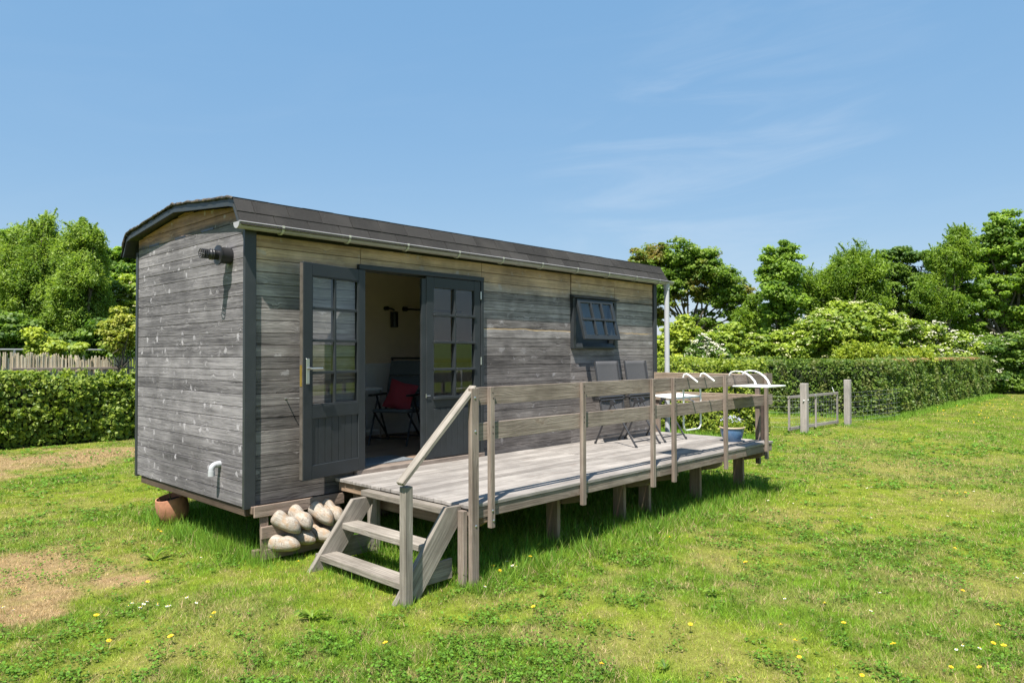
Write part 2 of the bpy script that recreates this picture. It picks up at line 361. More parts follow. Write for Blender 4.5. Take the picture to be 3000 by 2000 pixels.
# ------------------------------------------------------------------ mesh helpers
class MB:
    def __init__(s): s.v = []; s.f = []; s.uv = []; s.r = []; s.mi = []
    def face(s, idx, uv, r, mi=0):
        s.f.append(tuple(idx)); s.uv.extend(uv); s.r.append(r); s.mi.append(mi)
    def beam(s, p0, p1, w, h, up=(0, 0, 1), r=None, jit=0.0, mi=0):
        """box along p0->p1; w across (dir x up), h along up"""
        p0 = Vector(p0); p1 = Vector(p1); d = p1 - p0; Ln = d.length; d.normalize()
        up = Vector(up); sd = d.cross(up).normalized(); u2 = sd.cross(d).normalized()
        r = rnd.random() if r is None else r
        ou, ov = rnd.random() * 40, rnd.random() * 40
        n = len(s.v)
        for q in (p0, p1):
            for (a, b) in ((-1, -1), (1, -1), (1, 1), (-1, 1)):
                s.v.append(q + sd * (a * w / 2) + u2 * (b * h / 2))
        vs = [0, w, w + h, 2 * w + h, 2 * w + 2 * h]
        for k in range(4):
            a, b = k, (k + 1) % 4
            s.face((n + b, n + a, n + 4 + a, n + 4 + b), [(ou, ov + vs[k + 1]), (ou, ov + vs[k]), (ou + Ln, ov + vs[k]), (ou + Ln, ov + vs[k + 1])], r, mi)
        e = [(ou, ov), (ou, ov + w), (ou + h * .15, ov + w), (ou + h * .15, ov)]
        s.face((n, n + 1, n + 2, n + 3), e, r, mi)
        s.face((n + 7, n + 6, n + 5, n + 4), e, r, mi)
        return s
    def box(s, x0, x1, y0, y1, z0, z1, r=None, mi=0):
        d = (x1 - x0, y1 - y0, z1 - z0); k = max(range(3), key=lambda i: d[i])
        cx, cy, cz = (x0 + x1) / 2, (y0 + y1) / 2, (z0 + z1) / 2
        if k == 0: s.beam((x0, cy, cz), (x1, cy, cz), d[1], d[2], (0, 0, 1), r, mi=mi)
        elif k == 1: s.beam((cx, y0, cz), (cx, y1, cz), d[0], d[2], (0, 0, 1), r, mi=mi)
        else: s.beam((cx, cy, z0), (cx, cy, z1), d[0], d[1], (0, 1, 0), r, mi=mi)
        return s
    def prism(s, pts, ext, r=None):
        pts = [Vector(p) for p in pts]; ext = Vector(ext); n = len(s.v); k = len(pts)
        r = rnd.random() if r is None else r
        o = rnd.random() * 30
        s.v += pts + [p + ext for p in pts]
        ax = (pts[1] - pts[0]).normalized(); nm = ext.normalized(); ay = nm.cross(ax)
        # along the longest edge
        best = max(range(k), key=lambda i: (pts[(i + 1) % k] - pts[i]).length)
        ax = (pts[(best + 1) % k] - pts[best]).normalized(); ay = nm.cross(ax)
        f = lambda p: (o + (p - pts[0]).dot(ax), o + (p - pts[0]).dot(ay))
        s.face(range(n, n + k), [f(p) for p in pts], r)
        s.face(range(n + 2 * k - 1, n + k - 1, -1), [f(p) for p in reversed(pts)], r)
        for i in range(k):
            j = (i + 1) % k; e = (pts[j] - pts[i]).length; w = ext.length
            q = [(o, o + w), (o, o), (o + e, o), (o + e, o + w)]
            s.face((n + i, n + k + i, n + k + j, n + j), q, r)
        return s
    def tube(s, pts, rad, n=8, r=0.5, cap=True, closed=False):
        pts = [Vector(p) for p in pts]; base = len(s.v); K = len(pts)
        rads = rad if hasattr(rad, '__len__') else [rad] * K
        prev = None; L0 = 0
        for i, p in enumerate(pts):
            if closed: d = pts[(i + 1) % K] - pts[i - 1]
            else: d = pts[min(i + 1, K - 1)] - pts[max(i - 1, 0)]
            d.normalize()
            if prev is None:
                a = Vector((0, 0, 1)) if abs(d.z) < 0.9 else Vector((1, 0, 0))
                sx = d.cross(a).normalized()
            else: sx = (prev - d * prev.dot(d)).normalized()
            prev = sx; sy = d.cross(sx)
            for k in range(n):
                t = 2 * math.pi * k / n
                s.v.append(p + (sx * math.cos(t) + sy * math.sin(t)) * rads[i])
        for i in range(K if closed else K - 1):
            j = (i + 1) % K
            for k in range(n):
                q = (k + 1) % n
                s.face((base + i * n + k, base + i * n + q, base + j * n + q, base + j * n + k),
                       [(i * .1, k * .05), (i * .1, k * .05 + .05), (i * .1 + .1, k * .05 + .05), (i * .1 + .1, k * .05)], r)
        if cap and not closed:
            s.face([base + k for k in range(n)][::-1], [(0, 0)] * n, r)
            s.face([base + (K - 1) * n + k for k in range(n)], [(0, 0)] * n, r)
        return s
    def lathe(s, prof, c=(0, 0, 0), n=24, axis=(0, 0, 1), r=0.5):
        """prof: list of (radius, height)"""
        c = Vector(c); az = Vector(axis).normalized()
        a = Vector((0, 0, 1)) if abs(az.z) < 0.9 else Vector((1, 0, 0))
        ax = az.cross(a).normalized(); ay = az.cross(ax); base = len(s.v)
        for (rr, h) in prof:
            for k in range(n):
                t = 2 * math.pi * k / n
                s.v.append(c + az * h + (ax * math.cos(t) + ay * math.sin(t)) * max(rr, 1e-4))
        for i in range(len(prof) - 1):
            for k in range(n):
                q = (k + 1) % n
                s.face((base + i * n + k, base + i * n + q, base + (i + 1) * n + q, base + (i + 1) * n + k), [(0, 0), (.1, 0), (.1, .1), (0, .1)], r)
        return s
    def build(s, name, mat, parent=None, smooth=False, bevel=0.0, seg=1):
        me = bpy.data.meshes.new(name)
        me.from_pydata([tuple(p) for p in s.v], [], s.f)
        ul = me.uv_layers.new(name='UVMap')
        ul.data.foreach_set('uv', np.array(s.uv, dtype=np.float32).ravel())
        at_ = me.attributes.new('rnd', 'FLOAT', 'FACE'); at_.data.foreach_set('value', np.array(s.r, dtype=np.float32))
        for mm in (mat if isinstance(mat, (list, tuple)) else [mat]): me.materials.append(mm)
        if isinstance(mat, (list, tuple)): me.polygons.foreach_set('material_index', np.array(s.mi, dtype=np.int32))
        if smooth: me.polygons.foreach_set('use_smooth', np.ones(len(s.f), dtype=bool))
        me.update()
        o = bpy.data.objects.new(name, me); COL.objects.link(o)
        if parent: o.parent = parent
        if bevel:
            b = o.modifiers.new('bevel', 'BEVEL'); b.width = bevel; b.segments = seg; b.limit_method = 'ANGLE'; b.angle_limit = R(40)
        if smooth:
            try:
                md = me.attributes.get('sharp_edge')
                o.data.set_sharp_from_angle(angle=R(45))
            except Exception: pass
        return o

def tag(o, label=None, cat=None, group=None, kind=None):
    if label: o['label'] = label
    if cat: o['category'] = cat
    if group: o['group'] = group
    if kind: o['kind'] = kind
    return o
def thing(name, label, cat, loc=(0, 0, 0), rz=0.0, group=None):
    o = bpy.data.objects.new(name, None); COL.objects.link(o)
    o.empty_display_size = 0.1
    o.location = loc; o.rotation_euler = (0, 0, rz)
    return tag(o, label, cat, group)

def np_mesh(name, verts, k, mat, rn=None, col=None, parent=None):
    """verts (N*k,3): N separate k-gons"""
    N = len(verts) // k
    me = bpy.data.meshes.new(name)
    me.vertices.add(N * k); me.vertices.foreach_set('co', np.ascontiguousarray(verts, dtype=np.float32).ravel())
    me.loops.add(N * k); me.loops.foreach_set('vertex_index', np.arange(N * k, dtype=np.int32))
    me.polygons.add(N); me.polygons.foreach_set('loop_start', np.arange(0, N * k, k, dtype=np.int32))
    me.update(calc_edges=True)
    if rn is not None:
        a = me.attributes.new('rnd', 'FLOAT', 'FACE'); a.data.foreach_set('value', rn.astype(np.float32))
    if col is not None:
        a = me.attributes.new('col', 'FLOAT_COLOR', 'FACE' if False else 'POINT')
        cc = np.ones((N * k, 4), dtype=np.float32); cc[:, :3] = np.repeat(col, k, axis=0)
        a.data.foreach_set('color', cc.ravel())
    for mm in (mat if isinstance(mat, (list, tuple)) else [mat]): me.materials.append(mm)
    o = bpy.data.objects.new(name, me); COL.objects.link(o)
    if parent: o.parent = parent
    return o

def unit(n):
    v = rng.normal(size=(n, 3)); return v / np.linalg.norm(v, axis=1, keepdims=True)
def leaf_quads(P, Nrm, size, elong=1.5, dirs=None):
    """diamond leaves at P with normals Nrm"""
    n = len(P)
    Nrm = Nrm / (np.linalg.norm(Nrm, axis=1, keepdims=True) + 1e-9)
    a = dirs if dirs is not None else unit(n)
    t = a - Nrm * np.sum(a * Nrm, axis=1, keepdims=True)
    t /= np.linalg.norm(t, axis=1, keepdims=True) + 1e-9
    b = np.cross(Nrm, t)
    s = size[:, None]
    w = s / elong * 0.5
    c0 = P - t * s * 0.5; c2 = P + t * s * 0.5
    mid = P - t * s * 0.08 + Nrm * s * 0.10
    return np.stack([c0, mid + b * w, c2, mid - b * w], axis=1).reshape(-1, 3)

# ------------------------------------------------------------------ value noise (natural colour patches of the lawn)
_perm = rng.random((256, 256))
def vnoise(x, y, s, seed=0):
    x = x * s + 31.7 * seed; y = y * s + 17.3 * seed
    xi = np.floor(x).astype(int); yi = np.floor(y).astype(int); fx = x - xi; fy = y - yi
    fx = fx * fx * (3 - 2 * fx); fy = fy * fy * (3 - 2 * fy)
    g = lambda i, j: _perm[i & 255, j & 255]
    return (g(xi, yi) * (1 - fx) * (1 - fy) + g(xi + 1, yi) * fx * (1 - fy) + g(xi, yi + 1) * (1 - fx) * fy + g(xi + 1, yi + 1) * fx * fy)
def fbm(x, y, s, seed=0):
    return (vnoise(x, y, s, seed) * .5 + vnoise(x, y, s * 2.1, seed + 1) * .27 + vnoise(x, y, s * 4.3, seed + 2) * .15 + vnoise(x, y, s * 9, seed + 3) * .08)
def sstep(v, a, b):
    t = np.clip((v - a) / (b - a), 0, 1); return t * t * (3 - 2 * t)
DRY = []
for (px, py, rx) in [(60, 1640, .55), (190, 1665, .5), (-60, 1700, .6), (130, 1730, .4), (330, 1700, .3), (20, 1790, .35), (200, 1345, 1.1), (60, 1350, 1.3), (330, 1322, .8), (-120, 1370, 1.5), (390, 1330, .6),
                     (1560, 1850, .22), (1420, 1760, .25), (1610, 1790, .22), (40, 1500, .35), (2620, 1690, .35), (2850, 1730, .4), (2300, 1510, .5), (2650, 1370, 1.6), (2100, 1640, .3), (700, 1790, .25), (480, 1900, .3),
                     (1800, 1900, .25), (2900, 1460, .8), (2500, 1300, 1.0)]:
    g_ = ground_at(px, py); DRY.append((g_.x, g_.y, rx))
SHADE_RECTS = [(0.9, 6.3, -1.85, 0.3), (-0.1, 6.4, -0.1, 2.4)]
def lawn_fields(x, y):
    d = np.zeros_like(x)
    for i, (cx, cy, r_) in enumerate(DRY):
        q = np.sqrt((x - cx) ** 2 + (y - cy) ** 2) / r_
        amp = 1.0 if i < 11 else 0.32
        d = np.maximum(d, amp * (1 - sstep(q + (fbm(x, y, 3.0, 5) - .5) * 1.7 + (fbm(x, y, 12.0, 7) - .5) * .9, .35, 1.35)))
    d = np.maximum(d, .22 * sstep(fbm(x, y, 1.6, 9), .54, .72))
    d = np.maximum(d, .34 * sstep(fbm(x, y, 8, 13), .52, .72))
    d = d * (.55 + .9 * fbm(x, y, 11, 15)); d = np.clip(d, 0, 1)
    lush = sstep(fbm(x, y, 1.1, 21) + (fbm(x, y, 9, 23) - .5) * .35, .36, .68)
    under = ((x > .8) & (x < 6.5) & (y > -2.0) & (y < .5)) | ((x > -.2) & (x < 6.6) & (y > -.2) & (y < 2.6))
    edge = np.exp(-np.maximum(0, np.maximum(np.maximum(-.2 - x, x - 6.6), np.maximum(-2.1 - y, y - 2.7))) / .16)
    edge = np.where((x < .75) & (y < .1), edge * .12, edge); edge = np.where((x < -.1) & (y > .1), edge * .6, edge)
    lush = np.maximum(lush, edge); d = d * (1 - .9 * edge)
    clov = sstep(fbm(x, y, 1.3, 33) * .45 + fbm(x, y, 6.5, 36) * .55, .50, .57) * (1 - .6 * d)
    return d, lush, clov, edge
def lawn_col(x, y, r=None):
    d, lush, clov, edge = lawn_fields(x, y)
    a = np.array([.270, .350, .036]); b = np.array([.165, .285, .023]); s_ = np.array([.50, .345, .185]); c_ = np.array([.085, .175, .018])
    o = lambda v: v[:, None]
    c = a * (1 - o(lush)) + b * o(lush)
    c = c * (1 - o(clov) * .5) + c_ * o(clov) * .5
    c = c * (1 - o(d)) + s_ * o(d)
    return c, d, lush, clov, edge

# ------------------------------------------------------------------ ground
def axis_lines(c, near, far, n):
    t = np.linspace(-1, 1, n)
    return c + near * t + (far - near) * np.sign(t) * np.abs(t) ** 5
gx = axis_lines(6, 22, 900, 620); gy = axis_lines(1, 22, 900, 620)
X, Y = np.meshgrid(gx, gy, indexing='ij'); xf, yf = X.ravel(), Y.ravel()
bump_amp = np.exp(-((xf - 5) ** 2 + yf ** 2) / 900)
Zg = (fbm(xf, yf, .45, 50) - .5) * .05 * bump_amp + (fbm(xf, yf, 2.5, 54) - .5) * .012 * bump_amp - .012
cc, d_, l_, k_, e_ = lawn_col(xf, yf)
cc = cc * .52 + np.array([.12, .10, .03]) * .18
me = bpy.data.meshes.new('lawn')
n1, n2 = len(gx), len(gy)
I = np.arange(n1 * n2).reshape(n1, n2)
F = np.stack([I[:-1, :-1], I[1:, :-1], I[1:, 1:], I[:-1, 1:]], axis=-1).reshape(-1, 4)
me.vertices.add(n1 * n2); me.vertices.foreach_set('co', np.stack([xf, yf, Zg], 1).astype(np.float32).ravel())
me.loops.add(F.size); me.loops.foreach_set('vertex_index', F.ravel().astype(np.int32))
me.polygons.add(len(F)); me.polygons.foreach_set('loop_start', np.arange(0, F.size, 4, dtype=np.int32))
me.update(calc_edges=True)
a_ = me.attributes.new('col', 'FLOAT_COLOR', 'POINT')
q_ = np.ones((len(xf), 4), dtype=np.float32); q_[:, :3] = cc; a_.data.foreach_set('color', q_.ravel())
me.polygons.foreach_set('use_smooth', np.ones(len(F), dtype=bool))
me.materials.append(M['ground'])
lawn = bpy.data.objects.new('lawn', me); COL.objects.link(lawn); tag(lawn, kind='structure')
def gz_at(x, y):
    b = np.exp(-((x - 5) ** 2 + y ** 2) / 900)
    return (fbm(x, y, .45, 50) - .5) * .05 * b + (fbm(x, y, 2.5, 54) - .5) * .012 * b - .012

# distant low hills behind the camera (they show in the door panes)
hm = MB(); hn = 40
for i in range(hn + 1):
    t = i / hn; x = -250 + 900 * t
    for k in range(9):
        yy = -260 - 40 * k
        h = math.sin(math.pi * k / 8) * (6 + 12 * math.sin(t * 5.1) ** 2 + 6 * math.sin(t * 11 + 1)) - .5
        hm.v.append(Vector((x, yy, h)))
for i in range(hn):
    for k in range(8):
        a = i * 9 + k
        hm.face((a, a + 9, a + 10, a + 1), [(0, 0)] * 4, .5)
M['hill'] = paint('hill pasture', (0.10, 0.16, 0.03), 0.95, 0.35, nscale=.02)
tag(hm.build('hills', M['hill'], smooth=True), kind='structure')

# ------------------------------------------------------------------ the cabin
cabin = thing('wagon_cabin', 'long grey weathered board cabin on a raised underframe with curved black shingle roof', 'cabin', (0, 0, 0))
P = 0.108; ZL = 2.742     # board pitch, one reference joint height
BZ = 0.472; LEN = 6.50; WID = 2.51
zs = [ZL + k * P for k in range(-21, 6)]
def boards(bm, rects, plane, a, b, thick=.02, gap=.005, jit=.0012):
    """rects: (u0,u1,z0,z1) pieces; plane 'y': boards lie in x, outer face at y=a; plane 'x': lie in y, outer face x=a"""
    for (u0, u1, z0, z1) in rects:
        for z in zs:
            lo, hi = max(z, z0), min(z + P, z1)
            if hi - lo < .012: continue
            o = rnd.uniform(-jit, jit)
            hi2 = hi - gap if hi >= z + P - 1e-6 else hi
            if plane == 'y': bm.box(u0, u1, a + o, a + thick, lo, hi2)
            else: bm.box(a + o, a + thick, u0, u1, lo, hi2)
# front wall with door and window openings
fw = MB()
boards(fw, [(.045, 1.125, .66, 2.672), (.045, 1.068, BZ, .66), (1.072, 2.812, BZ, .596), (2.816, 4.455, .472, 2.86), (2.816, 4.455, 9, 9.1),
            (5.445, 6.47, 1.862, 2.536), (.045, 1.146, 2.672, 2.86), (1.151, 2.812, 2.672, 2.86), (4.479, 5.458, 2.582, 2.86), (5.462, 6.47, 2.536, 2.86), (4.458, 6.47, BZ, 1.858),
            (5.445, 5.458, 2.536, 2.582)], 'y', 0, 0)
front = fw.build('wall', M['wall_front'], cabin, bevel=.0018)
ew = MB()
def roofz(y):
    pr = [(-.12, 2.92), (-.005, 3.09), (1.28, 3.215), (2.53, 3.07), (2.63, 2.90)]
    for (a, b) in zip(pr, pr[1:]):
        if a[0] <= y <= b[0]: return a[1] + (b[1] - a[1]) * (y - a[0]) / (b[0] - a[0])
    return 2.9
for z in zs:
    lo, hi = max(z, BZ), z + P
    if hi <= BZ + .01: continue
    segs = []
    if hi - .005 < 3.03: ew.box(-.05 + rnd.uniform(-.0012, .0012), -.03, .004, WID, lo, hi - .005)
    else:
        ys = [.004] + [i * WID / 40 for i in range(1, 40)] + [WID]
        top = [(y, min(hi - .005, roofz(y) - .012)) for y in ys]
        top = [(y, zt) for (y, zt) in top if zt > lo + .008]
        if len(top) > 2:
            pts = [(-.05, top[0][0], lo)] + [(-.05, y, zt) for y, zt in top] + [(-.05, top[-1][0], lo)]
            ew.prism(pts[::-1], (.02, 0, 0))
end = ew.build('wall', M['wall_end'], cabin, bevel=.0015)
tag(end, 'darker end wall with pale knots')
bw = MB(); boards(bw, [(-.03, LEN, BZ, 2.95)], 'y', WID, 0); bw.build('wall', M['wall_end'], cabin)
bw = MB(); boards(bw, [(0, WID, BZ, 3.0)], 'x', LEN - .02, 0); bw.build('wall', M['wall_end'], cabin)
# vent slots in the gable
for (y0, y1, z) in ((.62, .88, 2.955), (1.25, 1.5, 2.955), (1.93, 2.2, 2.955)):
    vs_ = MB(); vs_.box(-.0525, -.045, y0, y1, z, z + .018); vs_.build('vent_slot', M['black'], cabin)
# dark backing behind the boards, inner lining
bk = MB()
def panel_y(bm, x0, x1, z0, z1, ya, yb, holes):
    xs = sorted({x0, x1} | {h[0] for h in holes} | {h[1] for h in holes})
    for (a, b) in zip(xs, xs[1:]):
        zz = [(z0, z1)]
        for h in holes:
            if h[0] <= a and h[1] >= b:
                zz = [w for (c, d) in zz for w in ((c, min(d, h[2])), (max(c, h[3]), d)) if w[1] - w[0] > 1e-4]
        for (c, d) in zz: bm.box(a, b, ya, yb, c, d)
HOLES = [(1.15, 2.79, .60, 2.66), (4.47, 5.42, 1.9, 2.53)]
panel_y(bk, -.025, LEN - .022, BZ + .01, 2.95, .022, .045, HOLES)
bk.box(-.0285, -.01, .046, WID - .01, BZ + .01, 3.0)
bk.build('backing_board', M['black'], cabin)
il = MB()
panel_y(il, .03, LEN - .04, 1.66, 2.94, .075, .09, HOLES)
panel_y(il, .03, LEN - .04, .66, 1.66, .075, .09, HOLES)
il.box(.03, LEN - .04, 2.40, 2.42, 1.66, 2.94); il.box(0.0, .03, .09, 2.4, .66, 2.94); il.box(LEN - .04, LEN - .03, .09, 2.4, .66, 2.94)
il.build('inner_wall', M['innerwall'], cabin)
wn = MB(); wn.box(.03, LEN - .04, 2.385, 2.398, .66, 1.64); wn.box(.03, LEN - .04, 2.365, 2.398, 1.64, 1.665); wn.box(.03, LEN - .04, 2.37, 2.398, .66, .73)
for i in range(24): wn.box(.3 + i * .25, .306 + i * .25, 2.382, 2.386, .73, 1.64)
wn.build('wainscot', M['wainscot'], cabin)
ce = MB(); ce.box(0, LEN - .03, .05, 2.41, 2.94, 2.96); ce.build('ceiling', M['wainscot'], cabin)
fl = MB()
for i in range(16): fl.box(.03, LEN - .04, .02 + i * .149, .02 + i * .149 + .147, .635, .66)
fl.build('floor', M['floor'], cabin)
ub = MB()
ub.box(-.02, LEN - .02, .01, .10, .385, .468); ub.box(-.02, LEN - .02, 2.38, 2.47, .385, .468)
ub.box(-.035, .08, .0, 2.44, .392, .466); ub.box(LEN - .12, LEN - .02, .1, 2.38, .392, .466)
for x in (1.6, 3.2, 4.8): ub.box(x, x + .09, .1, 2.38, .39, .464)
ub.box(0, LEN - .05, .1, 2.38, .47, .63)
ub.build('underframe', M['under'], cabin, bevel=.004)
# wheels and axle are hidden in the dark under the cabin: two support blocks
for x in (1.7, 4.9):
    for y in (.55, 1.9):
        sb_ = MB(); sb_.box(x, x + .22, y, y + .22, -.02, .2); sb_.box(x - .02, x + .24, y - .02, y + .24, .2, .39)
        sb_.build('support_block', M['beam'], cabin, bevel=.005)
# corner trims
def trim(boxes, name='corner_trim'):
    t_ = MB()
    for b in boxes: t_.box(*b)
    t_.build(name, M['trim'], cabin, bevel=.004)
trim([(-.062, .045, -.032, .004, .455, 2.875)])
trim([(6.455, 6.535, -.032, .06, .455, 2.875)])
trim([(-.062, .01, WID, WID + .055, .455, 2.93)])
# roof slab: prism sections
prof_o = [(-.155, 2.885), (-.125, 2.93), (-.012, 3.128), (.10, 3.152), (1.285, 3.262), (2.47, 3.138), (2.60, 3.108), (2.70, 2.93), (2.725, 2.885)]
prof_i = [(-.130, 2.88), (-.10, 2.925), (.005, 3.095), (.10, 3.115), (1.285, 3.225), (2.47, 3.10), (2.58, 3.075), (2.675, 2.925), (2.70, 2.88)]
prof_s = [(a, b) for a, b in prof_o]
rf = MB()
for i in range(len(prof_o) - 1):
    a, b, c, d = prof_o[i], prof_o[i + 1], prof_i[i + 1], prof_i[i]
    rf.prism([(-.15, a[0], a[1] - .002), (-.15, b[0], b[1] - .002), (-.15, c[0], c[1]), (-.15, d[0], d[1])], (6.80, 0, 0), .5)
rf.build('roof', M['dark'], cabin)
roofobj = [o for o in cabin.children if o.name.startswith('roof')][-1]
# shingles: courses of tabs
sh = MB()
def course(pa, pb, row):
    pa = Vector((0, *pa)); pb = Vector((0, *pb)); d = (pb - pa); n_ = Vector((1, 0, 0)).cross(d).normalized()
    if n_.z < 0: n_ = -n_
    x = -.163 - (row % 2) * .17
    while x < 6.66:
        x0 = max(x, -.163); x1 = min(x + .333 - .006, 6.663)
        if x1 - x0 > .02:
            o = n_ * (.004 + rnd.uniform(0, .002)); lift = n_ * (.007 + rnd.uniform(0, .003))
            th = n_ * .007
            A = pa + lift + Vector((x0, 0, 0)); B = pa + lift + Vector((x1, 0, 0)); C_ = pb + o * .3 + Vector((x1, 0, 0)); D = pb + o * .3 + Vector((x0, 0, 0))
            sh.prism([A, B, C_, D], th)
        x += .333
# steep eave flap: two courses, both sides; upper slopes: rows
def rows(side):
    if side == 0: pl = prof_o[:5]
    else: pl = prof_o[::-1][:5]
    row = 0
    for i in range(4):
        a = Vector(pl[i]); b = Vector(pl[i + 1]); Ls = (b - a).length
        k = {0: 0, 1: 2, 2: 1, 3: 8}[i]
        if i == 0: continue
        if i == 1: a = Vector(pl[0])
        for j in range(k):
            p = a.lerp(b, j / k); q = a.lerp(b, min((j + 1) / k + .02, 1.0))
            course(p, q, row); row += 1
rows(0); rows(1)
sh.build('shingles', M['roof'], roofobj)
# ragged felt edge on the verge
fe = MB()
pts = []
for (a, b) in zip(prof_o[2:-2], prof_o[3:-1]):
    n_ = max(2, int(math.dist(a, b) / .05))
    for j in range(n_):
        t_ = j / n_; pts.append((-.162 + rnd.uniform(-.006, .004), a[0] + (b[0] - a[0]) * t_, a[1] + (b[1] - a[1]) * t_ + .004 + rnd.uniform(-.004, .006)))
fe.tube(pts, [rnd.uniform(.009, .017) for _ in pts], 7)
fe.build('felt_edge', M['edge'], roofobj, smooth=True)
vb = MB()
for (a, b) in zip(prof_i[1:-2], prof_i[2:-1]):
    if b[0] > 2.69 : continue
    vb.prism([(-.155, a[0], a[1]), (-.155, b[0], b[1]), (-.155, b[0], b[1] - .035), (-.155, a[0], a[1] - .035)], (.022, 0, 0))
    vb.prism([(-.133, a[0], a[1] - .004), (-.133, b[0], b[1] - .004), (-.133, b[0], b[1] - .014), (-.133, a[0], a[1] - .014)], (.09, 0, 0))
vb.build('verge_board', M['trim'], roofobj)
# gutter
gu = MB(); n_ = 12; gx0, gx1 = -.175, 6.83; gyc, gzc, gr = -.105, 2.915, .055
for (x, rr) in ((gx0, gr), (gx1, gr)):
    for q in (gr, gr - .004):
        for k in range(n_ + 1):
            t_ = math.pi + math.pi * k / n_
            gu.v.append(Vector((x, gyc + q * math.cos(t_), gzc - .012 * (x + .175) / 7 + q * math.sin(t_))))
m_ = n_ + 1
for k in range(n_):
    gu.face((k, k + 1, 2 * m_ + k + 1, 2 * m_ + k), [(0, 0)] * 4, .5)
    gu.face((m_ + k + 1, m_ + k, 3 * m_ + k, 3 * m_ + k + 1), [(0, 0)] * 4, .5)
for e0 in (0, 2 * m_):
    gu.face([e0 + k for k in range(m_)] if e0 else [e0 + k for k in range(m_)][::-1], [(0, 0)] * m_, .5)
gu.face((0, 2 * m_, 3 * m_, m_), [(0, 0)] * 4, .5); gu.face((n_, m_ + n_, 3 * m_ + n_, 2 * m_ + n_), [(0, 0)] * 4, .5)
gut = gu.build('gutter', M['zinc'], cabin, smooth=True)
lip = MB(); lip.tube([(gx0, gyc - gr, gzc), (gx1, gyc - gr, gzc - .012)], .006, 6); lip.build('gutter_lip', M['zinc'], gut, smooth=True)
for x in (.23, .92, 1.62, 2.33, 3.02, 3.72, 4.42, 5.12, 5.80, 6.42):
    b_ = MB(); pts = []
    for k in range(11):
        t_ = math.pi * 0.93 + math.pi * 1.0 * k / 10
        pts.append((gyc + .0585 * math.cos(t_), gzc - .004 - .0017 * x + .0585 * math.sin(t_)))
    for (p, q) in zip(pts, pts[1:]):
        b_.beam((x, p[0], p[1]), (x, q[0], q[1]), .022, .005, (0, 1, 0) if abs(q[1] - p[1]) > abs(q[0] - p[0]) else (0, 0, 1))
    b_.build('bracket', M['clip'], gut)
for x in (3.30, 5.95):
    j_ = MB(); j_.lathe([(.0575, 0), (.0575, .05)], (x, gyc, gzc - .002 - .0017 * x), 20, (1, 0, 0))
    j_.v = [Vector((p.x, p.y, min(p.z, gzc - .002))) for p in j_.v]
    j_.build('joint_sleeve', M['zinc'], gut, smooth=True)
dp = MB(); dp.tube([(6.70, -.105, 2.88), (6.70, -.105, 2.78), (6.70, -.105, .05)], .039, 16); dp.lathe([(.045, 0), (.045, .09), (.03, .1)], (6.70, -.105, 2.78), 16)
dp.build('downpipe', M['pipe'], cabin, smooth=True)

# door leaves. local: x from hinge to free edge, y 0..-T outside is -y, z up
def door_leaf(open_inside, mirror):
    """returns the door mesh object (stiles and rails) with sub-parts; W .80"""
    Wd, H, T = .80, 1.955, .052
    s = -1 if mirror else 1
    fx = lambda x: s * x
    d = MB()
    def bx(x0, x1, y0, y1, z0, z1, bm=d): 
        a, b = sorted((fx(x0), fx(x1))); bm.box(a, b, y0, y1, z0, z1)
    bx(0, .095, -T, 0, 0, H); bx(Wd - .105, Wd, -T, 0, 0, H)
    bx(.095, Wd - .105, -T + .001, -.001, H - .115, H); bx(.095, Wd - .105, -T + .001, -.001, .545, .665); bx(.095, Wd - .105, -T + .001, -.001, 0, .125)
    # glazing bars
    gx0, gx1, gz0, gz1 = .095, Wd - .105, .665, H - .115
    mx = (gx0 + gx1) / 2
    bx(mx - .014, mx + .014, -T - .008, -.012, gz0, gz1)
    for k in (1, 2, 3):
        z = gz0 + (gz1 - gz0) * k / 4
        bx(gx0 - .012, mx - .014, -T - .016, -.013, z - .013, z + .013); bx(mx + .014, gx1 + .012, -T - .016, -.013, z - .013, z + .013)
    bx(gx0 - .02, gx1 + .02, -T - .03, -T - .001, gz0 - .03, gz0 + .002)
    # inner bead
    for (a, b, c, e) in ((gx0, gx0 + .012, gz0, gz1), (gx1 - .012, gx1, gz0, gz1), (gx0 + .012, gx1 - .012, gz0, gz0 + .012), (gx0 + .012, gx1 - .012, gz1 - .012, gz1)):
        bx(a, b, -.014, -.004, c, e)
    o = d.build('door', M['dark'], cabin, bevel=.003)
    p = MB(); k = 7; w = (gx1 - gx0) / k
    for i in range(k): bx(gx0 + i * w + .0015, gx0 + (i + 1) * w - .0015, -T + .008, -.012, .06, .545, p)
    if not open_inside: 
        for i in range(k): bx(gx0 + i * w + .0015, gx0 + (i + 1) * w - .0015, -T - .002, -T + .007, .01, .535, p)
    p.build('panel', M['dark'], o, bevel=.0025)
    g_ = MB(); a, b = sorted((fx(gx0 + .001), fx(gx1 - .001))); g_.box(a, b, -.028, -.024, gz0 + .001, gz1 - .001); g_.build('glass_pane', M['glass'], o)
    e_ = MB(); bx(Wd + .0005, Wd + .004, -T + .008, -.006, .01, H - .01, e_); e_.build('edge_strip', M['weathered_door_edge'], o)
    l_ = MB(); bx(Wd + .004, Wd + .007, -T + .014, -.014, .84, 1.03, l_); l_.build('lock_plate', M['brass'], o)
    for z in (.2, 1.0, 1.75):
        h_ = MB(); h_.tube([(fx(-.004), -T - .006, z), (fx(-.004), -T - .006, z + .09)], .008, 8); h_.build('hinge', M['steel'], o, smooth=True)
    return o, fx
ld, fx = door_leaf(True, False)
ang = math.atan2(-.175, -.786)
